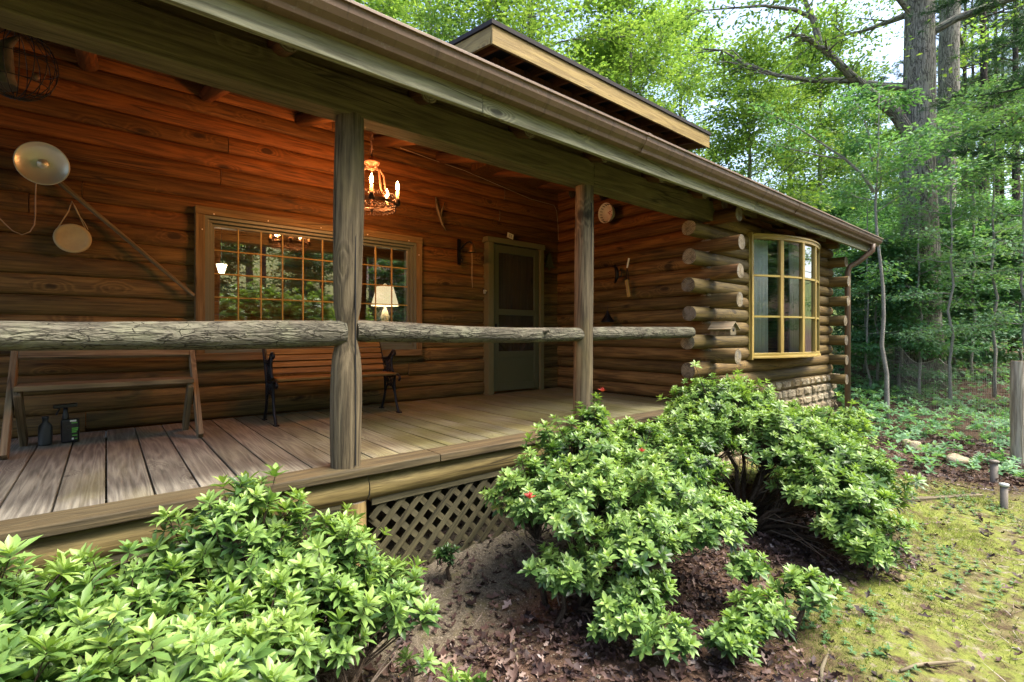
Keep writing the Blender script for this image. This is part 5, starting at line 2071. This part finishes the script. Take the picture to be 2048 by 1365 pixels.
# dead twigs lying in the litter
tg = random.Random(9)
for q, (u, v, L, an, lb) in enumerate(((1030, 1290, .22, 1.0, 'pale bark strip on the leaf litter at the bottom centre'),
                                       (1650, 1330, .26, .2, 'thick grey stick lying on the soil at the bottom right'),
                                       (1860, 1330, .34, -.5, 'long pale stick lying in the moss at the bottom right'),
                                       (900, 1085, .12, .5, 'short curled twig on the bare soil below the lattice'))):
    p = at(u, v, Z=-.78)
    z_ = float(gz(p.x, p.y)) + .012
    d = Vector((math.cos(an), math.sin(an), 0))
    m = MB()
    m.tube([p - d * L / 2 + Vector((0, 0, z_ - p.z)), p - d * L / 6 + Vector((.004, .01, z_ - p.z + .006)), p + d * L / 6 + Vector((.0, .006, z_ - p.z + .004)), p + d * L / 2 + Vector((0, 0, z_ - p.z))], [.006, .009, .008, .004], 7)
    tag(m.build('fallen_stick', M['stick'], None, loc=(p.x, p.y, z_)), lb, 'stick')


def scatter(n, x0, x1, y0, y1, dens, seed):
    rs = np.random.RandomState(seed)
    x, y = rs.uniform(x0, x1, n), rs.uniform(y0, y1, n)
    k = rs.rand(n) < dens(x, y)
    return x[k], y[k], rs


def nse(x, y, f, p=0.):
    return .5 + .25 * np.sin(f * x + 1.3 * np.sin(f * .7 * y + p) + p) + .25 * np.sin(f * 1.17 * y + 1.1 * np.sin(f * .8 * x) + 2 * p)


def lawn_mask(x, y):
    n = nse(x, y, 2.3)
    a = np.clip((x - 1.2 * y + .9 * n - 1.9) / .8, 0, 1) * np.clip((np.hypot(x - 4.3, y - 1.85) + .4 * n - 1.0) / .3, 0, 1)
    b_ = np.clip((7.4 - (x + .35 * y)) / .9, 0, 1)
    return a * b_


# leaf litter
x, y, rs = scatter(44000, -1, 10, -.6, 3.1, lambda x, y: np.clip(1 - 1.0 * lawn_mask(x, y), 0.05, 1) * np.where((y > 2.2 - .25 * nse(x, y, 4)) & (x < 3.4), .28, 1) * np.where(x > 6, .5, 1), 91)
z = gz(x, y)
n_ = len(x)
pos = np.stack([x, y, z + rs.uniform(.003, .03, n_)], -1)
a = rs.uniform(0, 6.28, n_)
d = np.stack([np.cos(a), np.sin(a), rs.normal(0, .25, n_)], -1)
up = unit(np.array([0, 0, 1.]) + rs.normal(0, .42, (n_, 3)))
L = rs.uniform(.018, .075, n_) * np.where(rs.rand(n_) < .12, 1.5, 1.0)
V = leaves(pos, d, up, L, L * rs.uniform(.4, .9, n_), np.clip(rs.beta(.9, 1.5, n_), 0, 1), T_DEAD)
tag(leaf_obj('leaf_litter', [V], M['litter'], None), kind='stuff', label='brown fallen leaves covering the soil under the shrubs', cat='leaf litter')

# pebbles and crumbs of soil on the bare strip by the lattice
T_PEB = (np.array([(-.5, 0, 0), (.5, .05, .05), (0, .5, 0), (.05, -.45, .02), (0, .05, .4), (0, 0, -.4)], float),
         np.array([(0, 3, 4), (3, 1, 4), (1, 2, 4), (2, 0, 4), (3, 0, 5), (1, 3, 5), (2, 1, 5), (0, 2, 5)]))
x, y, rs = scatter(9000, .6, 4.2, 1.1, 2.85, lambda x, y: np.clip((y - 1.2) / 1.0, .1, 1), 96)
n_ = len(x)
L = rs.gamma(1.6, .0035, n_) + .003
V = leaves(np.stack([x, y, gz(x, y) + L * .15], -1), unit(rs.normal(size=(n_, 3)) * np.array([1, 1, .3])), np.tile([0, 0, 1.], (n_, 1)), L, L, rs.uniform(.3, .95, n_), T_PEB)
tag(leaf_obj('soil_crumbs', [V], M['soil'], None, False), kind='stuff', label='small pebbles and soil crumbs on the bare strip below the lattice', cat='gravel')

# moss and thin grass
x, y, rs = scatter(130000, 2.0, 7.8, -1.2, 3.0, lambda x, y: lawn_mask(x, y) * np.clip(nse(x, y, 5.1, 1.) * 1.7 - .35, .04, 1), 92)
z = gz(x, y)
n_ = len(x)
pos = np.stack([x, y, z], -1)
d = unit(np.array([0, 0, 1.]) + rs.normal(0, .75, (n_, 3)) * np.array([1, 1, .3]))
L = rs.uniform(.008, .03, n_) * (1 + 1.6 * nse(x, y, 6.3, .9) ** 4)
tn = np.clip(nse(x, y, 3.7, 2.) + rs.normal(0, .18, n_), 0, 1)
V = leaves(pos, d, unit(rs.normal(size=(n_, 3))), L, np.full(n_, .004), tn, T_NEED)
tag(leaf_obj('moss_lawn', [V], M['blade'], None, False), kind='stuff', label='yellow green moss and thin grass on the lawn', cat='moss')

# pale dead straw in the moss
x, y, rs = scatter(9000, 1.2, 9.5, -1.2, 2.6, lambda x, y: (.25 + lawn_mask(x, y)) * np.clip(nse(x, y, 3.1, .4) * 1.6 - .3, .05, 1), 95)
n_ = len(x)
a = rs.uniform(0, 6.28, n_)
d = np.stack([np.cos(a), np.sin(a), rs.normal(.08, .15, n_)], -1)
L = rs.uniform(.03, .13, n_)
V = leaves(np.stack([x, y, gz(x, y) + .008], -1), d, unit(np.array([0, 0, 1.]) + rs.normal(0, .3, (n_, 3))), L, np.full(n_, .0035), rs.uniform(.7, 1, n_), T_NEED)
tag(leaf_obj('dead_grass', [V], M['litter'], None, False), kind='stuff', label='pale dead straw and pine needles strewn over the ground', cat='dead grass')

# little weeds in the lawn
x, y, rs = scatter(3200, 2.2, 7.6, -1.0, 2.6, lambda x, y: lawn_mask(x, y) * np.clip(nse(x, y, 4.3, 1.7) * 2.4 - .95, 0, 1), 93)
P = np.stack([x, y, gz(x, y) + .015], -1)
tag(leaf_obj('lawn_weeds', rosettes(P, np.tile([0, 0, 1.], (len(P), 1)), .024, rs, .75, tiers=((5, 15, 1., 0), (3, 50, .7, .1)), ratio=.6), M['weed'], None), kind='stuff',
    label='small pale green weeds dotted through the moss', cat='weeds')

# ground cover beyond the fence line
x, y, rs = scatter(17000, 7.0, 24, -.6, 13, lambda x, y: np.clip((x - 7.9 + 1.2 * nse(x, y, 1.7) - .12 * y) / 1.2, 0, 1) * np.where((x < 9.4) & (y > 2.6), 0, 1) * np.clip(nse(x, y, 1.9, .6) * 1.8 - .1, .35, 1) * np.clip(1.6 - x / 18, .2, 1), 94)
P = np.stack([x, y, gz(x, y) + rs.uniform(.04, .42, len(x)) * np.clip(nse(x, y, 1.1, 2.) * 1.3, .3, 1)], -1)
A = unit(np.array([0, 0, 1.]) + rs.normal(0, .25, P.shape))
tag(leaf_obj('ground_cover', rosettes(P, A, .085, rs, .55, tiers=((5, 12, 1., 0), (3, 40, .75, .1)), ratio=.5), M['under'], None), kind='stuff',
    label='low leafy ground cover under the trees beyond the fence', cat='ground cover')

# ------------------------------------------------------------------ light
SUN_EL, SUN_AZ = R(60), math.atan2(.55, -.83)      # direction towards the sun: (sin az, cos az)
sd_ = Vector((math.sin(SUN_AZ) * math.cos(SUN_EL), math.cos(SUN_AZ) * math.cos(SUN_EL), math.sin(SUN_EL)))
sun = bpy.data.lights.new('sun', 'SUN')
sun.energy = 2.0
sun.angle = R(32)
sun.color = (1, .96, .88)
so = bpy.data.objects.new('sun', sun)
so.rotation_euler = sd_.to_track_quat('Z', 'Y').to_euler()
so.location = (0, -5, 20)
col.objects.link(so)
w = bpy.data.worlds.new('World')
scene.world = w
w.use_nodes = True
nt = w.node_tree
for n in list(nt.nodes):
    nt.nodes.remove(n)
out = nt.nodes.new('ShaderNodeOutputWorld')
bg = nt.nodes.new('ShaderNodeBackground')
sky = nt.nodes.new('ShaderNodeTexSky')
sky.sky_type = 'NISHITA'
sky.sun_disc = False
sky.sun_elevation = SUN_EL
sky.sun_rotation = SUN_AZ
sky.air_density = 1.0
sky.dust_density = 4.0
sky.ozone_density = 1.0
bg.inputs[1].default_value = .15
nt.links.new(sky.outputs[0], bg.inputs[0])
nt.links.new(bg.outputs[0], out.inputs[0])

scene.view_settings.view_transform = 'Standard'
scene.view_settings.look = 'None'
scene.view_settings.exposure = 2.0
scene.view_settings.gamma = 1
scene.cycles.use_denoising = True
scene.cycles.max_bounces = 10
scene.cycles.diffuse_bounces = 5
scene.cycles.glossy_bounces = 4
scene.cycles.transmission_bounces = 6
scene.cycles.transparent_max_bounces = 12
scene.cycles.sample_clamp_indirect = 6
scene.cycles.caustics_reflective = False
scene.cycles.caustics_refractive = False
